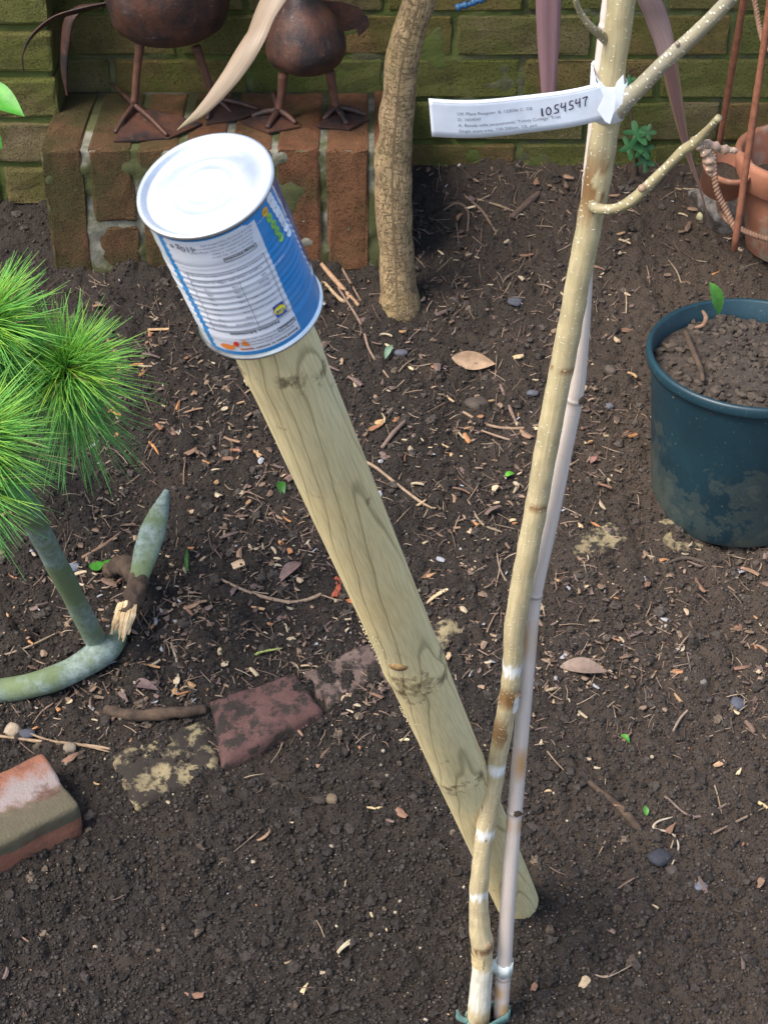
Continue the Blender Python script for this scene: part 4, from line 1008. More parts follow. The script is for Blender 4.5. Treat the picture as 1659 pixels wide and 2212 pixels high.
# x grows to the left of the picture; text advances to the left (the can is upside down)
small = MB(); bold = MB(); big_ = MB()
def T_(mb, s, d, y, size, w_=None, b=0): text_on(mb, s, deg(d), y, size, lambda x_, y_: pr_pt(x_, y_), w_, b)
text_on(big_, "410g e", deg(-30), 9.0, 6.2, lambda x_, y_: pr_pt(x_, y_), 15.5, .15)
def TB(s, d, y, size, w_=None, b=0):
    q_ = MB(); T_(q_, s, d, y, size, w_, b); q_.build('bold_print', M['ink'], lab, smooth=False)
for i, s in enumerate(["See end of can for best before end:", "Once opened, transfer contents to a", "covered container and keep refrigerated.", "Consume within 2 days.", "Store in a cool, dry place."]):
    T_(small, s, 22-i*1.0, 8.5+i*2.4 if i < 1 else 8.5+i*2.5, 1.9, [30, 33, 36, 24, 24][i])
T_(small, "contains 2 servings, reference intake of an average adult", 20, 33, 1.8, 48)
T_(small, "Typical values per 100g, as consumed", 16, 38.5, 1.8, 42)
rows = ["Salt", "Protein", "Fibre", "of which sugars", "Carbohydrate", "of which saturates", "Fat", "Energy"]
for i, s in enumerate(rows):
    y = 44+i*4.3; T_(small, s, 17, y, 2.1, None); T_(small, ["0.5g", "4.8g", "3.8g", "4.8g", "12.9g", "0.1g", "0.5g", "344kJ/81kcal"][i], -9, y, 2.1); T_(small, ["1.1g", "9.8g", "7.8g", "9.8g", "27g", "<0.5g", "1.0g", "705kJ/167kcal"][i], -34, y, 2.1)
TB("Nutrition Information", 11, 82.5, 2.7, 30, .15)
TB("Baked beans in tomato sauce", 24, 96, 2.3, 34, .12)
for i, s in enumerate(["Ingredients: beans (51%), tomatoes (34%),", "water, sugar, modified maize starch, salt,", "spirit vinegar, spice extracts, onion powder."]): T_(small, s, 22, 92.8-i*2.5, 1.8, 33)
TB("Storage Instructions", 17.5, 21.8, 2.3, 17.5, .15); TB("Ingredients:", 24, 88, 2.2, 10, .1)
for (a, b_, y, h) in ((19, -10.5, 21, 3.4), (25, 7, 87.3, 3.0)):
    fr_ = MB()
    for y_ in (y, y+h): strip(fr_, deg(a), deg(b_), y_, y_+.35)
    for d_ in (a, b_): strip(fr_, deg(d_), deg(d_)+.35, y, y+h)
    fr_.build('print_frame', M['ink'], lab, smooth=False)
for y in (31, 36.6, 42, 80.5): strip(small, deg(22), deg(-50), y, y+.28)
for d_ in (22, -50): strip(small, deg(d_), deg(d_)+.3, 31, 80.5)
strip(small, deg(-7), deg(-7)+.25, 42, 80.5)
big_.build('weight_print', M['greyink'], lab, smooth=False); small.build('small_print', M['greyink'], lab, smooth=False);
wt = MB(); gr = MB(); am = MB(); ye = MB(); bl = MB(); rd_ = MB(); og = MB(); nv = MB()
for i, y in enumerate((6.5, 10.5, 15, 19.5, 24, 28.5, 33, 38)): disc(wt, deg(50.5+i*1.1), y, 3.1, 3.6)
disc(am, deg(39), 9.6, 2.5, 3.0)
for i, y in enumerate((15.5, 21.6, 27.6, 33.4)): disc(gr, deg(41+i*1.2), y, 2.4, 3.0)
T_(nv, "19%", 42, 8.8, 2.0, 3.6); 
for i, s in enumerate(("1%", "2%", "10%", "17%")): T_(nv, s, 43+i*1.2, 14.8+i*6, 1.9)
for i, s in enumerate(("kcal", "fat", "sat", "sugars", "salt")): T_(nv, s, 53+i*1.6, 8.5+i*7.0, 1.9)
T_(wt, "each half can contains", 36, 11, 1.5, 10); T_(wt, "of an adult's reference intake", 40, 44, 1.5, 15)
strip(bl, deg(20.5), deg(10), 70.5, 79.8, .0004)
strip(og, deg(19.6), deg(10.9), 71.3, 79.0, .0005); disc(ye, deg(15.2), 75.2, 3.3, 3.3, .0006)
disc(rd_, deg(15.2), 75.2, 3.5, 3.5, .00055)
T_(bl, "Lidl", 19.0, 74.3, 2.6, 4.6, .1)
bl2 = MB(); text_on(bl2, "Lidl", deg(18.8), 74.3, 2.6, lambda x_, y_: pr_pt(x_, y_, .0008), 4.6, .25)
for nm, q, mt in (('white_bubbles', wt, 'white'), ('green_discs', gr, 'green'), ('amber_disc', am, 'amber'), ('logo_square', bl, 'bluep'), ('logo_field', og, 'bluep'), ('logo_disc', ye, 'yellow'), ('logo_ring', rd_, 'redp'), ('logo_letters', bl2, 'bluep'), ('disc_print', nv, 'ink')):
    q.build(nm, M[mt], lab, smooth=False)
pic = MB()
disc(pic, deg(-44), 95, 4.6, 2.6, .0005)
for i in range(9): disc(pic, deg(-30+U(-8, 8)), 92+U(-4, 5), U(.6, 1.8), U(.6, 1.6), .0005+i*.00003)
pic.build('orange_stain', M['orangep'], lab, smooth=False)
pic = MB(); disc(pic, deg(-33), 91, 1.6, 2.2, .0009); disc(pic, deg(-24), 96, 2.2, .5, .0009); pic.build('red_stain', M['redp'], lab, smooth=False)

# ================================================================== BLUE POT
pc = Vector((.503, 1.992, 0)); zr = .350; zb0 = .098
pc.z = zb0
pot = thing('plant_pot', tuple(pc), 'large dark blue plastic pot smeared with dried mud, filled with soil', 'plant pot')
prof = [(.0, zb0+.004), (.105, zb0+.004), (.112, zb0), (.116, zb0+.004), (.1175, zb0+.03), (.119, zb0+.034), (.1375, zr-.022), (.1385, zr-.018), (.1445, zr-.016), (.1455, zr-.012), (.1455, zr-.003), (.1440, zr), (.1395, zr), (.1375, zr-.002), (.134, zr-.05), (.130, zr-.06)]
V, Fc = lathe([(r, z) for r, z in prof], 96, Matrix.Translation((pc.x, pc.y, 0)))
mk('pot_body', V, Fc, M['pot'], pot)
def potsoil(x, y):
    d = math.hypot(x-pc.x, y-pc.y)/.137; return zr-.030+.012*float(vnoise(x, y, .06, 51))+.010*(1-d*d)
V = []; Fc = []; nr_, ns_ = 26, 90
for i in range(nr_+1):
    for k_ in range(ns_):
        r = .1352*(i+.001)/nr_; a = 2*math.pi*k_/ns_; x, y = pc.x+r*math.cos(a), pc.y+r*math.sin(a)
        V.append((x, y, potsoil(x, y)+.004*float(vnoise(x, y, .012, 52))+.003*float(vnoise(x, y, .005, 53))))
for i in range(nr_):
    for k_ in range(ns_): k2 = (k_+1) % ns_; Fc.append((i*ns_+k_, (i+1)*ns_+k_, (i+1)*ns_+k2, i*ns_+k2))
M['potsoil'] = simple('pot_soil', (.036, .028, .022), (.075, .057, .044), 90, .9, 350, .9, .003)
sf = mk('soil_fill', V, Fc, M['potsoil'], pot)
def parea():
    while True:
        a, r = U(0, 6.28), .134*math.sqrt(random.random()); x, y = pc.x+r*math.cos(a), pc.y+r*math.sin(a); return x, y
o = lumps('soil_crumbs', 1100, lambda: .0014+.006*random.random()**3.2, parea, lambda x, y: (lambda k: (.070*k, .054*k, .042*k))(U(.6, 1.4)), '', top=potsoil, base=I1, fb=F1)
o.parent = sf; o.location = Vector((0, 0, 0))-ORG[sf]; o['kind'] = 'stuff'
def leafblade(name, p0, p1, wid, up, mat, cols, label=None, cat=None, group=None, parent=None, curl=.15, serr=0):
    """a leaf with stalk end p0, tip p1"""
    d = p1-p0; s = d.cross(Vector(up)).normalized(); n_ = s.cross(d).normalized(); V = []; Fc = []; N_ = 16
    for lay in (0, 1):
        for i in range(N_+1):
            t = i/N_; w_ = wid*math.sin(math.pi*min(1, t*1.02))**.8*(1-.35*t)+.0004
            if serr: w_ *= 1+serr*((i % 2)-.5)
            c = p0+d*t+n_*(d.length*curl*math.sin(math.pi*t))
            for q in (-1, -.5, 0, .5, 1): V.append(c+s*(q*w_/2)+n_*(abs(q)*w_*.18-.0004*lay))
    o_ = (N_+1)*5
    for i in range(N_):
        for k_ in range(4): a = i*5+k_; Fc += [(a, a+1, a+6, a+5), (o_+a, o_+a+5, o_+a+6, o_+a+1)]
    ob_ = mk(name, V, Fc, mat, parent, cols=[cols]*len(V), origin=tuple(p0) if parent is None else None)
    if parent is None: tag(ob_, label, cat, group)
    return ob_
M['dleaf'] = simple('dry_leaf', (.7, .7, .7), (1.15, 1.15, 1.15), 90, .7, 300, .7, .001, use_attr=True, trans=.1)
leafblade('leaf', PZ(1532, 610, zr+.045), PZ(1553, 680, zr-.012), .026, (0, -.6, 1), M['leafgreen'], (1.5, 1.35, 1.5), 'fresh green leaf standing at the back rim of the blue pot', 'leaf', curl=.06, serr=.12)
tw_ = [PZ(1480, 716, potsoil(.42, 2.0)+.012), PZ(1495, 755, zr-.012), PZ(1512, 795, zr-.014), PZ(1518, 822, zr-.012)]
tag(tubeobj('twig', M['rootbark'], None, tw_, [.004, .0042, .0038, .0028], seg=10, wob=.001), 'brown twig lying on the soil in the blue pot', 'twig')
tw_ = [PZ(1519, 700, zr-.016), PZ(1524, 688, zr-.006), PZ(1520, 674, zr+.004), PZ(1505, 668, zr-.004)]
tag(tubeobj('root', M['wire'], None, [PZ(1500, 708, zr-.016), PZ(1518, 702, zr-.012), PZ(1524, 686, zr-.002), PZ(1517, 672, zr-.002)], [.002, .0032, .0034, .002], seg=10), 'short curled reddish root poking out of the pot soil beside the green leaf', 'root')

# ================================================================== TERRACOTTA AND RUSTY FRAME, RIGHT BACK
tc = PY(1742, 330, 2.50); gz = Hs(tc.x, 2.5)
tpt = thing('terracotta_pot', (tc.x, 2.50, gz), 'orange terracotta pot with thick rim inside the rusty frame', 'plant pot')
zt = PZ(1640, 250, 0).z; ztop = .405
prof = [(.0, gz+.004), (.072, gz), (.076, gz+.004), (.094, ztop-.052), (.094, ztop-.050), (.105, ztop-.048), (.109, ztop-.044), (.113, ztop-.008), (.111, ztop), (.103, ztop+.001), (.100, ztop-.004), (.094, ztop-.05), (.088, ztop-.08)]
V, Fc = lathe(prof, 80, Matrix.Translation((tc.x, 2.50, 0))); mk('pot_body', V, Fc, M['terracotta'], tpt)
V, Fc = lathe([(.0001, ztop-.055), (.05, ztop-.057), (.0925, ztop-.06)], 60, Matrix.Translation((tc.x, 2.50, 0))); mk('soil_fill', [v+Vector((0, 0, .004*n3(v, .02))) for v in V], Fc, M['potsoil'], tpt)
su = thing('succulent', (tc.x-.03, 2.49, ztop-.055), 'pale green succulent growing in the terracotta pot', 'plant')
for k_ in range(9):
    a = 2.4*k_; d = Vector((math.cos(a), math.sin(a), 0)); b0 = ORG[su]
    tubeobj('leaf', M['succ'], su, [b0, b0+d*.018+Vector((0, 0, .02)), b0+d*.032+Vector((0, 0, .045+.01*(k_ % 3)))], [.006, .010, .002], seg=10, flat=.6)
p = PY(1568, 368, 2.47)
bow = thing('terracotta_saucer', tuple(p), 'small terracotta dish lying tilted beside the pot, behind the rusty rod', 'saucer')
Mt = Matrix.Translation(p) @ Matrix.Rotation(R_(18), 4, 'X') @ Matrix.Rotation(R_(8), 4, 'Y')
V, Fc = lathe([(.0, -.040), (.028, -.040), (.033, -.036), (.037, .004), (.041, .006), (.041, .014), (.036, .015), (.034, .010), (.028, -.030), (.0, -.032)], 60, Mt); mk('saucer_body', V, Fc, M['terracotta'], bow)
V, Fc = lathe([(.0001, -.012), (.0318, -.012)], 40, Mt); mk('soil_fill', V, Fc, M['soil'], bow)  # dark soil disc added to imitate the shaded hollow inside
frame = thing('plant_support', tuple(PY(1590, 500, 2.36)), 'rusty iron plant support of tall rods and twisted wire rings, right edge', 'plant support')
fc_ = Vector((tc.x+.0, 2.49))
RB = PY(1590, 503, 2.33); RT = PY(1672, -60, 2.40); RA = PY(1550, 318, 2.60); RAT = PY(1616, -60, 2.54)
def rod(a, b_, r=.0055): tubeobj('rod', M['rod'], frame, [a, b_], r, seg=12, n=20, wob=.001, wobs=.02)
rod(RB-Vector((0, 0, .03)), RT); rod(RA-Vector((0, 0, .03)), RAT)
rod(Vector((tc.x+.13, 2.36, gz-.02)), Vector((tc.x+.06, 2.42, .95))); rod(Vector((tc.x+.14, 2.60, gz-.02)), Vector((tc.x+.07, 2.54, .95)))
def twisted(name, pts_, r=.0028, tw=2*math.pi/.011, two=True, parent=frame, mat='wire'):
    q, rr_ = smooth_path(pts_, [r]*len(pts_), 30); mb_ = MB()
    for ph in (0, math.pi):
        L_ = 0; out = []; nrm = Vector((0, 0, 1))
        for i, p_ in enumerate(q):
            t = (q[min(i+1, len(q)-1)]-q[max(i-1, 0)]).normalized(); n1 = (nrm-t*nrm.dot(t)).normalized(); b1_ = t.cross(n1)
            if i: L_ += (p_-q[i-1]).length
            out.append(p_+(n1*math.cos(L_*tw+ph)+b1_*math.sin(L_*tw+ph))*r*.9)
        V_, F_c, C_, uv_ = tube(out, [r]*len(out), seg=6, raw=True); mb_.add(V_, F_c)
    return mb_.build(name, M[mat], parent)
def ringp(z, r, n_=14, a0=0, a1=2*math.pi): return [Vector((tc.x+r*math.cos(a0+(a1-a0)*i/n_), 2.49+r*.95*math.sin(a0+(a1-a0)*i/n_), z)) for i in range(n_+1)]
twisted('wire_ring', ringp(.31, .128)); twisted('wire_ring', ringp(.80, .09))
twisted('wire_scroll', [PY(1622, -40, 2.5), PY(1640, 60, 2.45), PY(1655, 110, 2.40)], r=.0026)
twisted('wire_scroll', [PY(1540, 320, 2.40), PY(1545, 400, 2.38), PY(1565, 450, 2.37), PY(1590, 500, 2.35)], r=.0030)
def rockobj(name, p, sx_, sy_, sz_, col, label, cat, group=None, mat='rock', base=I3, fb=F3, ang=.35, rz=None, amp=.22):
    a = U(0, 6.28) if rz is None else rz; ca_, sa_ = math.cos(a), math.sin(a); V = []; ph = [U(0, 6) for _ in range(6)]
    for x in base.tolist():
        k_ = 1+amp*math.sin(x[0]*2.3+ph[0])*math.cos(x[1]*2.9+ph[1])+amp*.6*math.sin(x[2]*4+x[0]*3.3+ph[2])+n3([q+ph[3] for q in x], .5, 3)*amp*.8
        x = [max(-ang*2.2, min(ang*2.2, q*k_)) for q in x]
        V.append(Vector(((x[0]*ca_-x[1]*sa_)*sx_, (x[0]*sa_+x[1]*ca_)*sy_, x[2]*sz_))+p)
    return tag(mk(name, V, fb.tolist(), M[mat], None, cols=[col]*len(V)), label, cat, group)
p = G(1560, 440); o = rockobj('concrete_lump', p+Vector((.02, .0, -.005)), .085, .07, .038, (1, 1, 1), 'rough grey concrete lump at the foot of the rusty frame', 'rubble', mat='concrete', rz=.3)

# ivy, blue tie, edge leaf
ivy = thing('ivy', tuple(G(1378, 380)), 'small dark ivy growing at the foot of the mossy wall behind the birch', 'climbing plant')
tubeobj('stem', M['rootbark'], ivy, [G(1376, 378), PY(1372, 320, 2.64), PY(1362, 240, 2.655), PY(1356, 150, 2.66)], [.003, .0026, .002, .0015], seg=8)
def lobed(p, r, rz, tilt=0, parent=None, col=(.25, .38, .30), name='leaf'):
    pts_ = []
    for i in range(30):
        a = 2*math.pi*i/30; rr_ = r*(.72+.28*math.cos(5*a))*(1 if abs(a-math.pi) > .3 else .5); pts_.append((rr_*math.cos(a+rz), rr_*math.sin(a+rz)))
    mx = Matrix.Rotation(tilt, 3, 'X'); V = [p+Vector((0, -.001, 0))]+[p+mx @ Vector((a, 0, b_))+Vector((0, r*.1*math.sin(i), 0)) for i, (a, b_) in enumerate(pts_)]
    V += [v+Vector((0, .0008, 0)) for v in V]; F_c = [(0, i+1, (i+1) % 30+1) for i in range(30)]; F_c += [(31, 31+(i+1) % 30+1, 31+i+1) for i in range(30)]
    return mk(name, V, F_c, M['leafgreen'], parent, cols=[col]*len(V))
for u, v, r, a in ((1374, 290, .024, .5), (1362, 318, .022, 2.2), (1388, 322, .020, 4.0), (1392, 350, .018, 1.0), (1366, 190, .016, 1.5), (1360, 176, .012, 3), (1262, 8, .014, 2), (1398, 286, .015, 5)):
    if u == 1262: continue
    lobed(PY(u, v, 2.63), r, a, R_(-35), ivy, (U(.3, .45), U(.42, .55), U(.7, .95)))
tw_ = [PY(985, 18, 2.60), PY(1000, 12, 2.60), PY(1012, 10, 2.60), PY(1030, 2, 2.60), PY(1052, -6, 2.60), PY(1080, -30, 2.6), PY(1110, -80, 2.6)]
tag(tubeobj('plastic_tie', M['bluetie'], None, tw_, [.005, .0055, .0045, .0055, .0045, .005, .004], seg=10, fn=lambda L_, a: 1+.25*math.sin(L_*500)), 'knobbly blue plastic tie hanging before the mossy wall at the top', 'tie')
leafblade('leaf', PY(-60, 190, 2.25), PY(54, 252, 2.20), .050, (0, -.5, 1), M['leafgreen'], (1.0, 1.25, .9), 'blurred bright green leaf reaching in at the left before the wall', 'leaf', curl=.08)
leafblade('leaf', PY(-50, 260, 2.22), PY(6, 322, 2.20), .03, (0, -.5, 1), M['leafgreen'], (.8, 1.1, .8), 'small green leaf tip at the left edge under the bright green leaf', 'leaf', curl=.08)

# ================================================================== ANCHOR
an = thing('anchor', tuple(G(215, 1400)), 'weathered grey green iron anchor half sunk in the soil, left', 'anchor')
g0 = G(215, 1392)
def PG(u, v, lift):                     # a point seen at (u, v), 'lift' above the soil
    lo, hi = .8, 6.0
    for i in range(40):
        m_ = (lo+hi)/2; p_ = P(u, v, m_)
        if p_.z > Hs(p_.x, p_.y)+lift: lo = m_
        else: hi = m_
    return P(u, v, lo)
c0 = PG(212, 1392, .022)
q1 = P(20, 1035, c0.length*.0+ (c0.y*cp+(CZ-c0.z)*sp)*.84); zc0 = c0.y*cp+(CZ-c0.z)*sp
def wr(w_, z): return w_/2*z/F_
tubeobj('shank', M['anchor'], an, [c0, P(160, 1290, zc0*.955), P(95, 1165, zc0*.90), P(25, 1035, zc0*.845), P(-40, 920, zc0*.80)], [wr(46, zc0), wr(48, zc0*.955), wr(50, zc0*.9), wr(54, zc0*.845), wr(54, zc0*.8)], seg=24, wob=.0015, wobs=.03)
tubeobj('arm', M['anchor'], an, [PG(262, 1370, .016), PG(238, 1398, .020), PG(205, 1420, .022), PG(150, 1452, .022), PG(80, 1478, .020), PG(0, 1492, .018), PG(-90, 1490, .020), PG(-160, 1470, .03)], [wr(34, zc0), wr(54, zc0), wr(62, zc0), wr(56, zc0), wr(55, zc0), wr(52, zc0), wr(52, zc0), wr(46, zc0)], seg=24, wob=.0015, wobs=.03)
fl = [(262, 1372, .014, 24), (278, 1330, .026, 26), (290, 1290, .04, 34), (302, 1245, .055, 44), (316, 1195, .072, 57), (330, 1150, .09, 60), (344, 1110, .105, 46), (355, 1078, .118, 26), (361, 1058, .125, 11)]
fp = [PG(u, v, l) for u, v, l, w_ in fl]; V = []; Fc = []
sp_p, sp_r = smooth_path(fp, [wr(w_, zc0*.97) for *_, w_ in fl], 6); seg = 20
for i, p_ in enumerate(sp_p):
    t = (sp_p[min(i+1, len(sp_p)-1)]-sp_p[max(i-1, 0)]).normalized(); s_ = t.cross(p_-Vector((0, 0, CZ))).normalized(); n_ = s_.cross(t); th = min(sp_r[i], .008)
    for k_ in range(seg):
        a = 2*math.pi*k_/seg; q = p_+s_*sp_r[i]*math.cos(a)+n_*th*math.sin(a); V.append(q+n_*n3(q, .02)*.0015)
for i in range(len(sp_p)-1):
    for k_ in range(seg): k2 = (k_+1) % seg; Fc.append((i*seg+k_, i*seg+k2, (i+1)*seg+k2, (i+1)*seg+k_))
Fc.append(tuple(range(seg-1, -1, -1))); Fc.append(tuple((len(sp_p)-1)*seg+k_ for k_ in range(seg)))
mk('fluke', V, Fc, M['anchor'], an)
# broken root over the anchor arm
rt = thing('broken_root', tuple(G(270, 1330)), 'dark arched root with a torn pale broken end, leaning on the anchor arm', 'root')
tubeobj('root_bark', M['rootbark'], rt, [PG(232, 1240, -.005), PG(248, 1224, .022), PG(272, 1222, .040), (PG(296, 1250, .05)), PG(290, 1290, .052), PG(274, 1330, .050)], [.008, .0115, .013, .0135, .0125, .0105], seg=24, n=10, wob=.008, wobs=.008)
mb = MB()
for k_ in range(7):
    o_ = (k_-3)*5.5; a = PG(276+o_*.9, 1300+abs(o_)*.3, .058); b_ = PG(258+o_*1.0+U(-3, 3), 1380+U(-22, 14), .046)
    V_, F_c, C_, uv_ = tube([a, a.lerp(b_, .5)+Vector((0, 0, .001)), b_], [.0048, .0050, .0010], seg=6, n=4, wob=.003, wobs=.006, seed=k_); mb.add(V_, F_c)
mb.build('torn_wood', M['torn'], rt, smooth=False)
# big stick
tag(tubeobj('stick', M['rootbark'], None, [PG(228, 1533, .008), PG(290, 1545, .012), PG(370, 1540, .014), PG(445, 1532, .010)], [.0062, .0078, .0080, .0062], seg=14, wob=.003, wobs=.012), 'thick dark stick with pale cut end, lying above the cream edging brick', 'stick')
tag(tubeobj('stick', M['rootbark'], None, [G(1245, 1664), PG(1290, 1705, .004), PG(1340, 1745, .004), PG(1370, 1780, .005), PG(1392, 1815, .002)], [.002, .0035, .0045, .006, .004], seg=12, wob=.002, wobs=.012), 'long brown stick pointing down on the bare soil right of the cane', 'stick')

# ================================================================== YOUNG PINE
ptr = G(60, 1010)
pine = thing('young_pine', tuple(ptr), 'young pine with long bright green needles in round tufts, left edge', 'pine')
def tuft(cen, n, lmin, lmax, bias, seed, spread=1.0, name='needle_tuft'):
    rs = random.Random(seed); V = []; Fc = []; C = []
    for i in range(n):
        while True:
            d = Vector((rs.gauss(0, 1), rs.gauss(0, 1), rs.gauss(0, 1)))
            if d.length < .1: continue
            d.normalize(); d = (d*spread+Vector(bias)*rs.uniform(.2, 1)).normalized()
            break
        ln = rs.uniform(lmin, lmax); b0 = Vector(cen)+d*.006+Vector((rs.uniform(-.006, .006), rs.uniform(-.006, .006), rs.uniform(-.01, .01)))
        s = d.cross(Vector((0, 0, 1))); s = s.normalized() if s.length > .01 else Vector((1, 0, 0)); kk = rs.uniform(0, 6.28); s = Matrix.Rotation(kk, 3, d) @ s
        bend = Vector((rs.gauss(0, .2), rs.gauss(0, .2), rs.gauss(0, .14)-.16)); n0 = len(V); m_ = 5; w0 = rs.uniform(.00055, .00085)
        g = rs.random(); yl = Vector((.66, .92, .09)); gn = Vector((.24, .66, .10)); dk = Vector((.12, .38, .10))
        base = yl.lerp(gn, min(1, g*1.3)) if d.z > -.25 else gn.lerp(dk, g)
        if rs.random() < .025: base = Vector((.45, .30, .14)); gn = base*.8
        for j in range(m_+1):
            t = j/m_; p_ = b0+d*(ln*t)+bend*(ln*t*t*.55); w_ = w0*(1-.75*t**3); cc = base.lerp(gn.lerp(Vector((.16, .38, .20)), .5), t*.55)
            t_dir = d+bend*t; x1 = s; x2 = t_dir.cross(s).normalized()
            for q in (x1, -x1*.5+x2*.86, -x1*.5-x2*.86): V.append(p_+q*w_); C.append(tuple(cc))
        for j in range(m_):
            for k_ in range(3): k2 = (k_+1) % 3; Fc.append((n0+j*3+k_, n0+j*3+k2, n0+j*3+3+k2, n0+j*3+3+k_))
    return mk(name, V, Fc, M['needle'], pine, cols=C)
T0 = P(142, 800, 1.98)
tuft(T0, 1050, .055, .098, (.05, -.25, .15), 1)
tuft(P(150, 860, 2.03), 150, .08, .11, (.15, -.1, -.9), 2, .6)
tuft(P(-35, 700, 1.93), 1000, .06, .095, (.1, -.2, .3), 3)
tuft(P(5, 790, 2.0), 600, .05, .09, (.2, -.2, .1), 4)
tuft(P(-60, 945, 1.85), 900, .06, .098, (.3, -.2, -.05), 5)
tuft(P(-70, 1050, 1.86), 420, .055, .085, (.4, -.3, -.3), 6)
stp = [ptr-Vector((.06, 0, .03)), ptr+Vector((-.05, .0, .10)), P(60, 830, 2.05), T0]
tubeobj('trunk', M['rootbark'], pine, stp, [.011, .009, .007, .005], seg=12, wob=.002)
for q in (P(-35, 700, 1.93), P(5, 790, 2.0), P(-60, 945, 1.85), P(-70, 1050, 1.86)): tubeobj('branch', M['rootbark'], pine, [stp[1], (stp[1]+q)/2+Vector((-.01, 0, -.01)), q], [.007, .006, .004], seg=10)
tubeobj('bud', M['rootbark'], pine, [T0, T0+Vector((.004, -.01, .012))], [.005, .003], seg=8)

# ================================================================== EDGING BRICKS
def slab(name, poly, raise_, thick, mat, label, cat, group=None, d=.006, amp=.011, chip=.012, seed=0, top=None):
    """brick seen at the given picture corners: top just above the soil, sides going down into it"""
    g = [G(u, v) for u, v in poly]; cen = sum(g, Vector())/4; V = []; Fc = []; n_ = 22
    zt_ = [q.z+raise_ for q in g] if top is None else top
    tops = [Vector((g[i].x, g[i].y, zt_[i])) for i in range(4)]
    for j in range(n_+1):
        for i in range(n_+1):
            a, b_ = i/n_, j/n_; p_ = (tops[0]*(1-a)+tops[1]*a)*(1-b_)+(tops[3]*(1-a)+tops[2]*a)*b_
            e = min(a, 1-a, b_, 1-b_); p_.z -= .006*max(0, 1-e*12)**2; p_.z += n3(p_, .03, seed)*amp+n3(p_, .011, seed+3)*amp*.5
            if e == 0: d_ = (p_-cen); d_.z = 0; p_ += d_.normalized()*n3(p_, .012, seed+5)*chip
            V.append(p_)
    W_ = n_+1
    for j in range(n_):
        for i in range(n_): a = j*W_+i; Fc.append((a, a+1, a+W_+1, a+W_))
    rim = [i for i in range(W_)]+[j*W_+n_ for j in range(1, W_)]+[n_*W_+i for i in range(n_-1, -1, -1)]+[j*W_ for j in range(n_-1, 0, -1)]
    o_ = len(V); V += [V[r]+Vector((0, 0, -thick)) for r in rim]; m_ = len(rim)
    for k_ in range(m_): k2 = (k_+1) % m_; Fc.append((rim[k_], o_+k_, o_+k2, rim[k2]))
    Fc.append(tuple(o_+k_ for k_ in range(m_-1, -1, -1)))
    import bmesh
    ob_ = mk(name, V, Fc, mat, None); bm = bmesh.new(); bm.from_mesh(ob_.data); bmesh.ops.recalc_face_normals(bm, faces=bm.faces); bm.to_mesh(ob_.data); bm.free()
    return tag(ob_, label, cat, group)
ge = 'half buried bricks edging the bed'
slab('edging_brick', [(455, 1524), (642, 1464), (698, 1546), (480, 1668)], .013, .06, M['edge_red'], 'dull red brick sunk in the soil beside the cream brick', 'brick', ge, seed=1, amp=.006, chip=.004)
slab('edging_brick', [(236, 1642), (448, 1556), (476, 1664), (296, 1756)], .0075, .05, M['edge_cream'], 'worn cream brick sunk in the soil below the thick stick', 'brick', ge, seed=2, amp=.009, chip=.008)
slab('edging_brick', [(655, 1458), (805, 1398), (862, 1452), (712, 1536)], .012, .05, M['edge_pink'], 'grey pink brick nearly buried between red brick and stake', 'brick', ge, seed=3, amp=.009, chip=.006)
slab('edging_brick', [(905, 1375), (985, 1322), (1010, 1362), (935, 1420)], .006, .05, M['edge_cream'], 'cream brick corner showing between the stake and the birch', 'brick', ge, seed=4)
slab('edging_brick', [(1180, 1190), (1320, 1130), (1390, 1165), (1240, 1232)], .006, .05, M['edge_cream'], 'crumbling cream brick in the soil just right of the cane', 'brick', ge, seed=5)
slab('edging_brick', [(1395, 1130), (1520, 1105), (1590, 1165), (1440, 1200)], .004, .05, M['edge_cream'], 'cream brick end under the foot of the blue pot', 'brick', ge, seed=6)
# loose old brick, bottom left
A_ = PG(86, 1617, .045); B_ = PG(175, 1740, .050)
dirs = (B_-A_); dirs.z = 0; L1 = .1025; e_s = dirs.normalized(); e_l = Vector((e_s.y, -e_s.x, 0)); e_l = e_l if e_l.x < 0 else -e_l
zt_ = (A_.z+B_.z)/2; cenb = B_-e_s*L1/2+e_l*.1075; cenb.z = zt_-.0325
mb = MB(); ang = math.atan2(e_l.y, e_l.x)
n_ = 18; V = []; Fc = []
import bmesh
bm = bmesh.new(); bmesh.ops.create_cube(bm, size=1)
for v in bm.verts: v.co = Vector((v.co.x*.215, v.co.y*.1025, v.co.z*.065))
bmesh.ops.bevel(bm, geom=bm.edges[:], offset=.007, segments=3, affect='EDGES', profile=.6)
bmesh.ops.subdivide_edges(bm, edges=[e for e in bm.edges if e.calc_length() > .03], cuts=14, use_grid_fill=True)
for v in bm.verts: v.co += v.co.normalized()*(n3(v.co, .03, 2)*.005+n3(v.co, .010, 5)*.0022)
me = bpy.data.meshes.new('loose_brick'); bm.to_mesh(me); bm.free(); me.polygons.foreach_set('use_smooth', [True]*len(me.polygons)); me.materials.append(M['oldbrick'])
ob_ = bpy.data.objects.new('loose_brick', me); COL.objects.link(ob_); ob_.location = cenb; ob_.rotation_euler = (R_(3), R_(-2), ang+math.pi)
tag(ob_, 'loose old red brick with whitish and green stains, bottom left corner', 'brick')

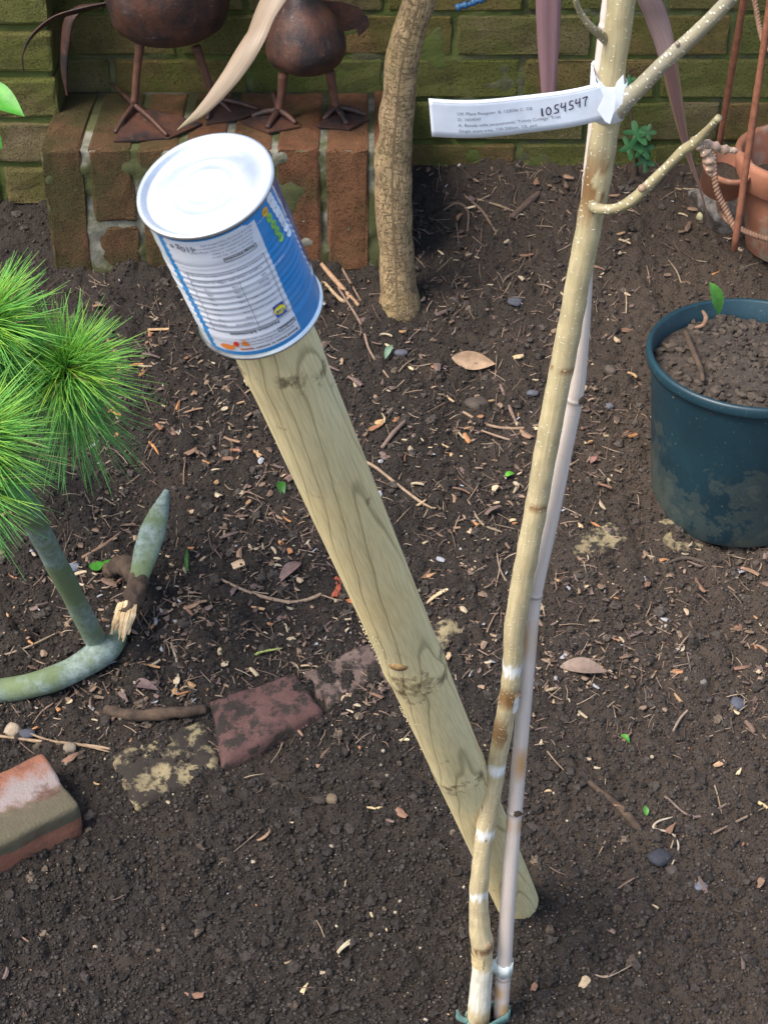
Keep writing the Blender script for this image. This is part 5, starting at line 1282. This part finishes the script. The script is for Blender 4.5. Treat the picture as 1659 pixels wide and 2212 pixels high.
# ================================================================== LITTER ON THE SOIL
def chipmesh(p, ln, wd, th, rz, tilt, col, name, label, cat, group, mat='chip'):
    n_ = 6; V = []; Fc = []; bend = U(-.25, .25)*ln; taper0, taper1 = U(.3, 1), U(.1, .9); Rm = Matrix.Rotation(rz, 3, 'Z') @ Matrix.Rotation(tilt, 3, 'Y') @ Matrix.Rotation(U(-.4, .4), 3, 'X')
    cur = U(-.2, .35)*ln
    for i in range(n_+1):
        t = i/n_; w_ = wd*(taper0*(1-t)+taper1*t)*(.75+.5*math.sin(math.pi*t))*U(.85, 1.15); yo = bend*(t-.5)**2*2; z = cur*(.25-(t-.5)**2)
        for q, zz in ((-.5, 0), (0, .15*wd), (.5, 0)): V.append(Vector((ln*(t-.5), yo+q*w_, z+zz)))
        for q, zz in ((-.5, -th), (0, .15*wd-th), (.5, -th)): V.append(Vector((ln*(t-.5), yo+q*w_, z+zz)))
    for i in range(n_):
        a = i*6; b_ = a+6; Fc += [(a, a+1, b_+1, b_), (a+1, a+2, b_+2, b_+1), (a+4, a+3, b_+3, b_+4), (a+5, a+4, b_+4, b_+5), (a+3, a, b_, b_+3), (a+2, a+5, b_+5, b_+2)]
    Fc += [(0, 3, 4, 1), (1, 4, 5, 2)]; a = n_*6; Fc += [(a, a+1, a+4, a+3), (a+1, a+2, a+5, a+4)]
    V = [p+Rm @ v for v in V]
    return V, Fc, col
def place(u, v, lift=.005): x, y = G_fast(u, v); return Vector((x, y, Hs(x, y)+lift))
ORANGE = [(.40, .18, .07), (.36, .21, .10), (.42, .27, .14), (.44, .31, .18), (.40, .30, .19), (.30, .14, .07)]
PALE = [(.46, .36, .22), (.40, .32, .21), (.34, .27, .18), (.52, .41, .26)]
BRN = [(.20, .11, .07), (.16, .10, .07), (.26, .16, .10), (.14, .095, .08)]
def onechip(u, v, lpx, wpx, ang, col, label=None, group=None, name='wood_chip', cat='wood chip', th=.0015, lift=.005):
    p = place(u, v, lift); z = p.y*cp+(CZ-p.z)*sp
    V, Fc, c = chipmesh(p, lpx*z/F_, wpx*z/F_, th, ang, U(-.2, .2), col, 0, 0, 0, 0)
    return tag(mk(name, V, Fc, M['chip'], None, cols=[c]*len(V), smooth=False), label, cat, group)
# singled-out pieces
SP = [(528, 1216, 58, 34, .35, (.58, .40, .24), 'pale square edged wood chip on dark soil between anchor and stake', 'wood_chip', 'wood chip'),
 (332, 968, 62, 18, -.95, (.46, .20, .07), 'long orange bark flake on the soil right of the pine', 'bark_flake', 'bark'),
 (345, 716, 48, 14, -.2, (.42, .27, .14), 'curled tan chip on the soil beside the can and pine', 'wood_chip', 'wood chip'),
 (60, 1385, 52, 16, -1.1, (.44, .22, .10), 'orange bark sliver in the angle of the anchor', 'bark_flake', 'bark'),
 (728, 1275, 60, 26, 1.5, (.33, .075, .035), 'rust red bark flake standing by the left edge of the stake', 'bark_flake', 'bark'),
 (762, 1302, 26, 22, .5, (.48, .15, .05), 'small orange bark bit touching the stake at its left', 'bark_flake', 'bark'),
 (940, 1290, 62, 14, .75, (.58, .42, .24), 'tan wood sliver just right of the stake', 'wood_chip', 'wood chip'),
 (822, 918, 26, 20, .8, (.55, .34, .16), 'orange tan wood chip beside the right edge of the stake', 'wood_chip', 'wood chip'),
 (1118, 778, 26, 26, .5, (.58, .42, .24), 'tan notched chip right of the curled dry leaf', 'wood_chip', 'wood chip'),
 (752, 2044, 70, 9, .75, (.50, .42, .28), 'pale split stick piece on bare soil near the bottom', 'wood_chip', 'wood chip'),
 (655, 2146, 40, 12, 1.2, (.56, .44, .25), 'short pale chip standing up at the bottom of the picture', 'wood_chip', 'wood chip'),
 (810, 1752, 36, 10, 0, (.50, .38, .20), 'small straight tan chip on bare soil left of the lower stake', 'wood_chip', 'wood chip'),
 (873, 1602, 22, 8, 0, (.58, .47, .28), 'tiny pale chip on soil left of the stake knot', 'wood_chip', 'wood chip'),
 (413, 2060, 20, 14, 1.0, (.32, .15, .08), 'lone reddish chip on bare soil at the bottom left', 'wood_chip', 'wood chip'),
 (1262, 2128, 30, 26, 1.0, (.42, .32, .20), 'heart shaped tan flake on soil bottom right of the cane', 'leaf_flake', 'leaf'),
 (1640, 1740, 40, 10, -.7, (.62, .45, .22), 'yellow wood splinter at the right edge below the pot', 'wood_chip', 'wood chip'),
 (1552, 1655, 30, 16, .6, (.52, .32, .18), 'pinkish chip among pale splinters low on the right', 'wood_chip', 'wood chip'),
 (1595, 1668, 30, 10, 1.1, (.62, .50, .30), 'pale splinter, upper of the little heap at lower right', 'wood_chip', 'wood chip'),
 (1462, 1455, 22, 12, 0, (.42, .20, .09), 'orange chip right above the curled brown leaf', 'wood_chip', 'wood chip')]
for u, v, l, w_, a, c, lb, nm, ct_ in SP: onechip(u, v, l, w_, a, c, lb, None, nm, ct_)
# twigs
TW = [([(178, 1205), (225, 1178), (262, 1150)], 8, (.19, .12, .08), 'straight brown twig between anchor shank and fluke'),
 ([(0, 1418), (60, 1398), (128, 1365)], 5, (.28, .21, .14), 'thin twig crossing the soil inside the anchor'),
 ([(0, 1590), (90, 1602), (200, 1612), (240, 1618)], 7, (.30, .21, .13), 'long thin tan twig above the loose brick'),
 ([(40, 1575), (110, 1600), (170, 1608), (240, 1625)], 5, (.26, .18, .11), 'second thin twig lying along the long tan one above the brick'),
 ([(478, 1252), (540, 1280), (620, 1300), (680, 1290), (720, 1262)], 7, (.26, .18, .12), 'long bent twig crossing below the pale square chip'),
 ([(545, 1425), (560, 1410), (610, 1400)], 5, (.30, .34, .09), 'short yellow green twig above the red brick'),
 ([(370, 1388), (385, 1440), (382, 1480), (366, 1515)], 5, (.30, .24, .18), 'thin pale bent twig below the broken root'),
 ([(640, 1500), (625, 1530), (640, 1570), (655, 1590)], 6, (.28, .17, .11), 'curved twig lying across the red edging brick'),
 ([(735, 990), (795, 1000), (850, 1040), (905, 1082), (938, 1100)], 6, (.30, .21, .14), 'thin twig in the mulch right of the upper stake'),
 ([(690, 565), (720, 600), (760, 645), (775, 660)], 10, (.34, .21, .12), 'pinkish twig leaning out from behind the tin can'),
 ([(700, 610), (740, 650), (756, 640)], 8, (.40, .28, .16), 'tan grass blade beside the twig behind the tin can'),
 ([(730, 620), (780, 700), (800, 760), (850, 830)], 5, (.22, .15, .11), 'long fine twig between can and corky trunk'),
 ([(825, 968), (850, 935), (880, 905)], 10, (.17, .115, .09), 'dark twig slanting in mulch right of the upper stake'),
 ([(1080, 830), (1100, 880), (1118, 920)], 7, (.19, .125, .10), 'dark straight twig in mulch left of the birch'),
 ([(1000, 890), (1060, 920), (1130, 925), (1190, 910)], 6, (.27, .18, .12), 'bowed twig in the centre of the mulch left of the birch'),
 ([(1040, 930), (1100, 950), (1170, 965)], 5, (.28, .19, .13), 'thin twig just below the bowed twig'),
 ([(780, 650), (745, 590), (728, 560)], 5, (.20, .13, .09), 'short twig leaning on the plinth foot'),
 ([(1070, 1150), (1080, 1230), (1120, 1290)], 4, (.22, .16, .12), 'fine twig just left of the middle birch stem'),
 ([(1010, 1080), (1040, 1130), (1085, 1150)], 5, (.24, .18, .12), 'thin twig right of the stake halfway up'),
 ([(1540, 1800), (1600, 1770), (1659, 1740)], 5, (.20, .14, .10), 'slim dark twig at the right edge of the bare soil'),
 ([(1435, 1720), (1500, 1765), (1580, 1730), (1600, 1715)], 5, (.17, .12, .09), 'slim twig right of the long brown stick'),
 ([(1452, 1765), (1420, 1775), (1412, 1790), (1450, 1800), (1465, 1830), (1450, 1870)], 4, (.40, .33, .24), 'pale curling rootlet right of the lower cane'),
 ([(1450, 1585), (1470, 1550), (1500, 1520)], 5, (.27, .20, .15), 'short pale twig on soil below the curled brown leaf'),
 ([(1270, 2100), (1310, 2110), (1365, 2085)], 4, (.30, .22, .15), 'fine rootlet near the bottom right of the cane'),
 ([(1430, 1220), (1480, 1205), (1540, 1215), (1590, 1180)], 8, (.075, .055, .04), 'dark root along the soil below the blue pot'),
 ([(470, 1870), (560, 1795)], 3, (.2, .15, .1), 'fine root hair on bare soil below the cream brick'),
 ([(875, 1850), (905, 1832), (940, 1815)], 5, (.34, .26, .18), 'pale twig pair left of the lower stake'),
 ([(925, 1640), (915, 1600)], 4, (.22, .16, .1), 'fine twig beside the lower stake'),
 ([(1105, 470), (1150, 430), (1165, 415)], 16, (.085, .055, .042), 'dark thick root lying in the shade below the wall'),
 ([(1000, 420), (1040, 455), (1070, 500)], 6, (.15, .10, .07), 'dark fine root in the shade right of the corky trunk'),
 ([(1030, 430), (1080, 445), (1120, 460)], 5, (.2, .14, .09), 'thin twig in the shade below the plant tag'),
 ([(950, 460), (985, 440), (1010, 455), (1010, 500)], 6, (.12, .085, .06), 'looped dark root in the shade right of the trunk'),
 ([(240, 1870), (270, 1500)], 0, None, None)]
for pl, w_, c, lb in TW:
    if not lb: continue
    pp = [PG(u, v, .004) for u, v in pl]; z = pp[0].y*cp+(CZ-pp[0].z)*sp
    V, Fc, C_, uv_ = tube(pp, [wr(w_*1.0, z)*.9]+[wr(w_*1.15, z)]*(len(pp)-2)+[wr(w_*.7, z)], seg=7, n=6, wob=.0008, wobs=.01)
    tag(mk('twig', V, Fc, M['chip'], None, cols=[c]*len(V)), lb, 'twig')
# leaves
leafblade('dry_leaf', PG(975, 772, .014), PG(1070, 786, .018), .034, (0, -1, .7), M['dleaf'], (.34, .225, .14), 'large curled tan leaf on the mulch between stake and birch', 'leaf', curl=-.10)
leafblade('dry_leaf', PG(1208, 1440, .006), PG(1312, 1452, .006), .028, (0, -.3, 1), M['dleaf'], (.24, .17, .13), 'curled brown leaf on bare soil right of the cane', 'leaf', curl=.10)
leafblade('dry_leaf', PG(872, 1140, .004), PG(938, 1214, .004), .009, (0, 0, 1), M['dleaf'], (.55, .47, .36), 'slim pale curved leaf beside the right edge of the stake', 'leaf', curl=-.15)
leafblade('dry_leaf', PG(280, 1668-1000+560, .004), PG(300, 1240, .004), .006, (0, 0, 1), M['dleaf'], (.2, .14, .1), 'tiny dark leaf behind the broken root', 'leaf')
leafblade('dry_leaf', PG(278, 1478, .004), PG(345, 1492, .006), .018, (0, -.2, 1), M['dleaf'], (.15, .095, .09), 'dark purple brown leaf below the anchor crown', 'leaf')
leafblade('dry_leaf', PG(650, 1215, .004), PG(600, 1262, .006), .020, (0, -.2, 1), M['dleaf'], (.22, .14, .12), 'dull brown folded leaf left of the stake', 'leaf')
leafblade('dry_leaf', PG(832, 775, .01), PG(848, 745, .01), .012, (0, -.2, 1), M['dleaf'], (.16, .25, .17), 'dull green upright leaf scrap beside the stake top', 'leaf')
leafblade('dry_leaf', PG(1275, 1000, .004), PG(1290, 985, .006), .010, (0, -.2, 1), M['dleaf'], (.25, .12, .10), 'reddish leaf beside the cane at mid height', 'leaf')
leafblade('leaf', PG(1340, 1588, .004), PG(1360, 1606, .004), .008, (0, -.2, 1), M['leafgreen'], (1.2, 1.2, 1.2), 'small bright green leaf on the bare soil right of the cane', 'leaf', curl=.3)
leafblade('leaf', PG(1396, 1762, .003), PG(1392, 1740, .006), .008, (0, -.2, 1), M['leafgreen'], (1.0, 1.0, 1.0), 'tiny green sprig beside the long brown stick', 'leaf')
leafblade('leaf', PG(405, 1240, .004), PG(405, 1185, .010), .006, (0, -1, .2), M['leafgreen'], (.5, .6, .5), 'narrow green blade on soil right of the anchor fluke', 'leaf')
leafblade('leaf', PG(605, 1040, .004), PG(612, 1075, .006), .016, (0, -.2, 1), M['leafgreen'], (.45, .5, .6), 'small dark green leaf left of the stake', 'leaf')
leafblade('leaf', PG(1090, 1030, .004), PG(1110, 1022, .006), .010, (0, -.2, 1), M['leafgreen'], (1.6, 1.6, 1.2), 'bright green seedling leaf between stake and birch', 'leaf')
for k_, (u, v) in enumerate(((208, 1222), (234, 1218))):
    p = PG(u, v, .008); V = [p+Vector((0, 0, .001))]; n_ = 24
    for i in range(n_): a = 2*math.pi*i/n_; V.append(p+Vector((.0095*math.cos(a)*(1+.1*math.sin(3*a)), .010*math.sin(a), .0012*math.sin(2*a))))
    V += [v_-Vector((0, 0, .0008)) for v_ in V]; Fc = [(0, i+1, (i+1) % n_+1) for i in range(n_)]+[(n_+1, n_+2+(i+1) % n_, n_+2+i) for i in range(n_)]
    tag(mk('leaf', V, Fc, M['leafgreen'], None, cols=[(.62, .85, .6)]*len(V)), ('round green leaf beside the anchor shank, left of a touching pair', 'round green leaf by the broken root, right of a touching pair')[k_], 'leaf')
# stones
ST = [(866, 766, .014, .008, .005, (.11, .11, .14), 'flat blue grey slate chip on mulch right of the stake top', 'slate_chip', 'stone'),
 (1505, 1916, .015, .009, .004, (.16, .17, .20), 'flat grey slate chip low on the right', 'slate_chip', 'stone'),
 (1592, 1524, .012, .012, .006, (.075, .08, .10), 'rounded dark slate stone on the right', 'stone', 'stone'),
 (1425, 1858, .018, .013, .008, (.035, .036, .045), 'dark flat stone at the lower end of the brown stick', 'stone', 'stone'),
 (1502, 1476, .016, .012, .007, (.17, .145, .12), 'pale grey tan stone on bare soil right of the curled leaf', 'stone', 'stone'),
 (1112, 655, .013, .016, .005, (.085, .09, .11), 'grey slate chip on mulch right of the corky trunk', 'slate_chip', 'stone'),
 (718, 1731, .009, .009, .007, (.13, .095, .06), 'brown stone on bare soil left of the stake', 'stone', 'stone'),
 (152, 1622, .011, .009, .008, (.20, .165, .12), 'pale stone beside the top of the loose brick', 'stone', 'stone'),
 (1515, 470, .010, .010, .009, (.42, .38, .22), 'small cream stone left of the rusty rod', 'stone', 'stone'),
 (1316, 880, .008, .007, .005, (.12, .125, .15), 'blue grey stone right of the cane at mid height', 'stone', 'stone'),
 (1150, 852, .012, .007, .004, (.10, .105, .13), 'slate flake just left of the birch', 'slate_chip', 'stone'),
 (1316, 806, .013, .011, .009, (.10, .08, .065), 'brown clod stone right of the cane below the tag', 'stone', 'stone'),
 (160, 1228, .010, .010, .006, (.14, .16, .19), 'blue grey stone beside the anchor shank', 'stone', 'stone'),
 (60, 1560+30, .014, .009, .006, (.06, .065, .08), 'dark slate piece above the loose brick', 'slate_chip', 'stone'),
 (30, 1582, .014, .012, .008, (.36, .28, .20), 'pale tan stone above the loose brick', 'stone', 'stone'),
 (1450, 1885, .009, .008, .006, (.07, .055, .045), 'round brown stone beside the dark flat stone', 'stone', 'stone'),
 (745, 1030, .010, .008, .005, (.09, .08, .075), 'grey stone by the right edge of the upper stake', 'stone', 'stone'),
 (1030, 880, .022, .017, .012, (.075, .058, .046), 'large soil coloured stone in the mulch centre', 'stone', 'stone'),
 (400, 1350, .012, .010, .006, (.05, .04, .035), 'dark stone on soil right of the broken root', 'stone', 'stone')]
for u, v, a, b_, c, col, lb, nm, ct_ in ST: rockobj(nm, place(u, v, c*.5), a, b_, c, col, lb, ct_, base=I2, fb=F2)
# scattered repeats: single chips, then specks as stuff
def mulch_uv():
    while True:
        r = random.random()
        if r < .72: v = U(360, 1500); u = U(200, 1659)
        elif r < .84: v = U(1100, 1640); u = U(0, 850)
        else: v = U(1500, 2200); u = U(0, 1659)
        if (80 < u < 810 and v < 600): continue
        if u > 1385 and 640 < v < 1170: continue
        return u, v
def where(u, v):
    if v > 1800: return 'on the bare soil at the bottom, '+('left of the birch' if u < 1040 else 'right of the cane')
    if u > 1385 and v < 640: return 'on the soil between blue pot and rusty frame'
    if v < 560: return 'in the shade below the mossy wall'
    if u > 1230: return 'on soil between cane and blue pot' if v < 1170 else 'on the bare soil below the blue pot'
    if u > (v-750)*.41+700: return 'between the stake and the birch' if v > 900 else 'near the foot of the corky trunk'
    if v < 1000: return 'between the pine and the stake top'
    if v < 1500: return 'between the anchor and the stake' if u > 330 else 'close to the anchor'
    return 'by the sunken edging bricks'
def cname(c):
    if c in ORANGE: return 'orange'
    if c in PALE: return 'pale tan'
    return 'dark brown'
gcl = {0: ('small tan or orange wood chip lying loose in the mulch', 'loose wood chips in the mulch')}
for i in range(210):
    u, v = mulch_uv(); k_ = .6 if v > 1550 else 1
    l_ = U(12, 32)*k_; w_ = U(5, 13)*k_; cc = random.choice(ORANGE+PALE); onechip(u, v, l_, w_, U(0, 3.14), cc, '%s %s wood chip %s' % ('long' if l_ > 2.8*w_ else 'squat' if l_ < 1.7*w_ else 'small', cname(cc), where(u, v)), gcl[0][1], name='wood_chip', lift=.0055)
for i in range(130):
    u, v = mulch_uv(); l_, w_, cc = U(20, 44), U(9, 20), random.choice(BRN); onechip(u, v, l_, w_, U(0, 3.14), cc, ('broad ' if l_ < 2.1*w_ else 'narrow ')+('reddish' if cc[0] > .18 else 'dark')+' brown leaf fragment '+where(u, v), 'dark leaf fragments in the mulch', name='leaf_fragment', cat='leaf', th=.0008, lift=.0065)
for i in range(150):
    u, v = mulch_uv(); a = U(0, 6.28); ln = U(18, 65); 
    pl = [(u, v), (u+math.cos(a)*ln*.5+U(-4, 4), v+math.sin(a)*ln*.5+U(-4, 4)), (u+math.cos(a)*ln, v+math.sin(a)*ln)]
    if pl[2][1] < 340 or (pl[2][0] > 1385 and 640 < pl[2][1] < 1170) or (pl[2][0] < 810 and pl[2][1] < 610): continue
    pp = [PG(x, y, U(.003, .007)) for x, y in pl]; c = random.choice([(.26, .18, .12), (.20, .13, .09), (.32, .24, .16), (.14, .09, .07)]); r_ = U(.0006, .0013)
    V, Fc, C_, uv_ = tube(pp, [r_, r_, r_*.6], seg=5, n=4); tag(mk('twig', V, Fc, M['chip'], None, cols=[c]*len(V)), ('fine pale' if c[0] > .3 else 'thin brown' if c[0] > .19 else 'thin dark')+' twig lying '+where(u, v), 'twig', 'short twigs in the mulch')
mb = MB()
for i in range(12000):
    u, v = (mulch_uv() if random.random() < .62 else (U(0, 1659), U(1200, 2230)))
    if v < 560 and random.random() < .5: continue
    if v < 1550 and vnoise(u, v, 95, 81)+.5*vnoise(u, v, 30, 82) < U(-.45, .25): continue
    if v > 1600 and random.random() < .55: continue
    x, y = G_fast(u, v); p = Vector((x, y, Hs(x, y)+U(.003, .006))); l = .0015+.0115*random.random()**2.2 if v < 1550 else U(.0007, .0024)
    V, Fc, c = chipmesh(p, l, l*U(.3, .9), .0006, U(0, 3.14), U(-.5, .5), random.choice([(.10, .065, .045), (.14, .09, .06), (.18, .12, .08), (.08, .055, .042), (.22, .15, .10), (.26, .18, .12), (.12, .08, .07), (.16, .11, .09)]*3+[random.choice(ORANGE), random.choice(PALE), (.40, .32, .22), (.30, .30, .32)]), 0, 0, 0, 0); mb.add(V, Fc, c)
fb_ = MB()
for i in range(3600):
    u, v = U(-20, 1680), U(340, 1620)
    if (u < 810 and v < 610) or (u > 1385 and 640 < v < 1170) or vnoise(u, v, 95, 81) < U(-.5, .2): continue
    a = U(0, 6.28); ln = U(8, 46); q = []
    for t_ in (0, .5, 1): x, y = G_fast(u+math.cos(a)*ln*t_+(U(-3, 3) if t_ == .5 else 0), v+math.sin(a)*ln*t_); q.append(Vector((x, y, Hs(x, y)+U(.003, .007))))
    r_ = U(.0003, .0008); V, Fc, C_, uv_ = tube(q, [r_, r_, r_*.6], seg=3, n=2, cap=False); fb_.add(V, Fc, random.choice([(.24, .17, .12), (.17, .11, .08), (.12, .08, .06), (.32, .24, .17)]))
o = fb_.build('litter_fibres', M['chip'], None, smooth=False, origin=(0, 0, 0)); tag(o, 'matted fine fibres and rootlets in the mulch', 'litter', kind='stuff')
o = mb.build('litter_specks', M['chip'], None, smooth=False, origin=(0, 0, 0)); tag(o, 'fine specks of bark, grit and leaf in the soil', 'litter', kind='stuff')
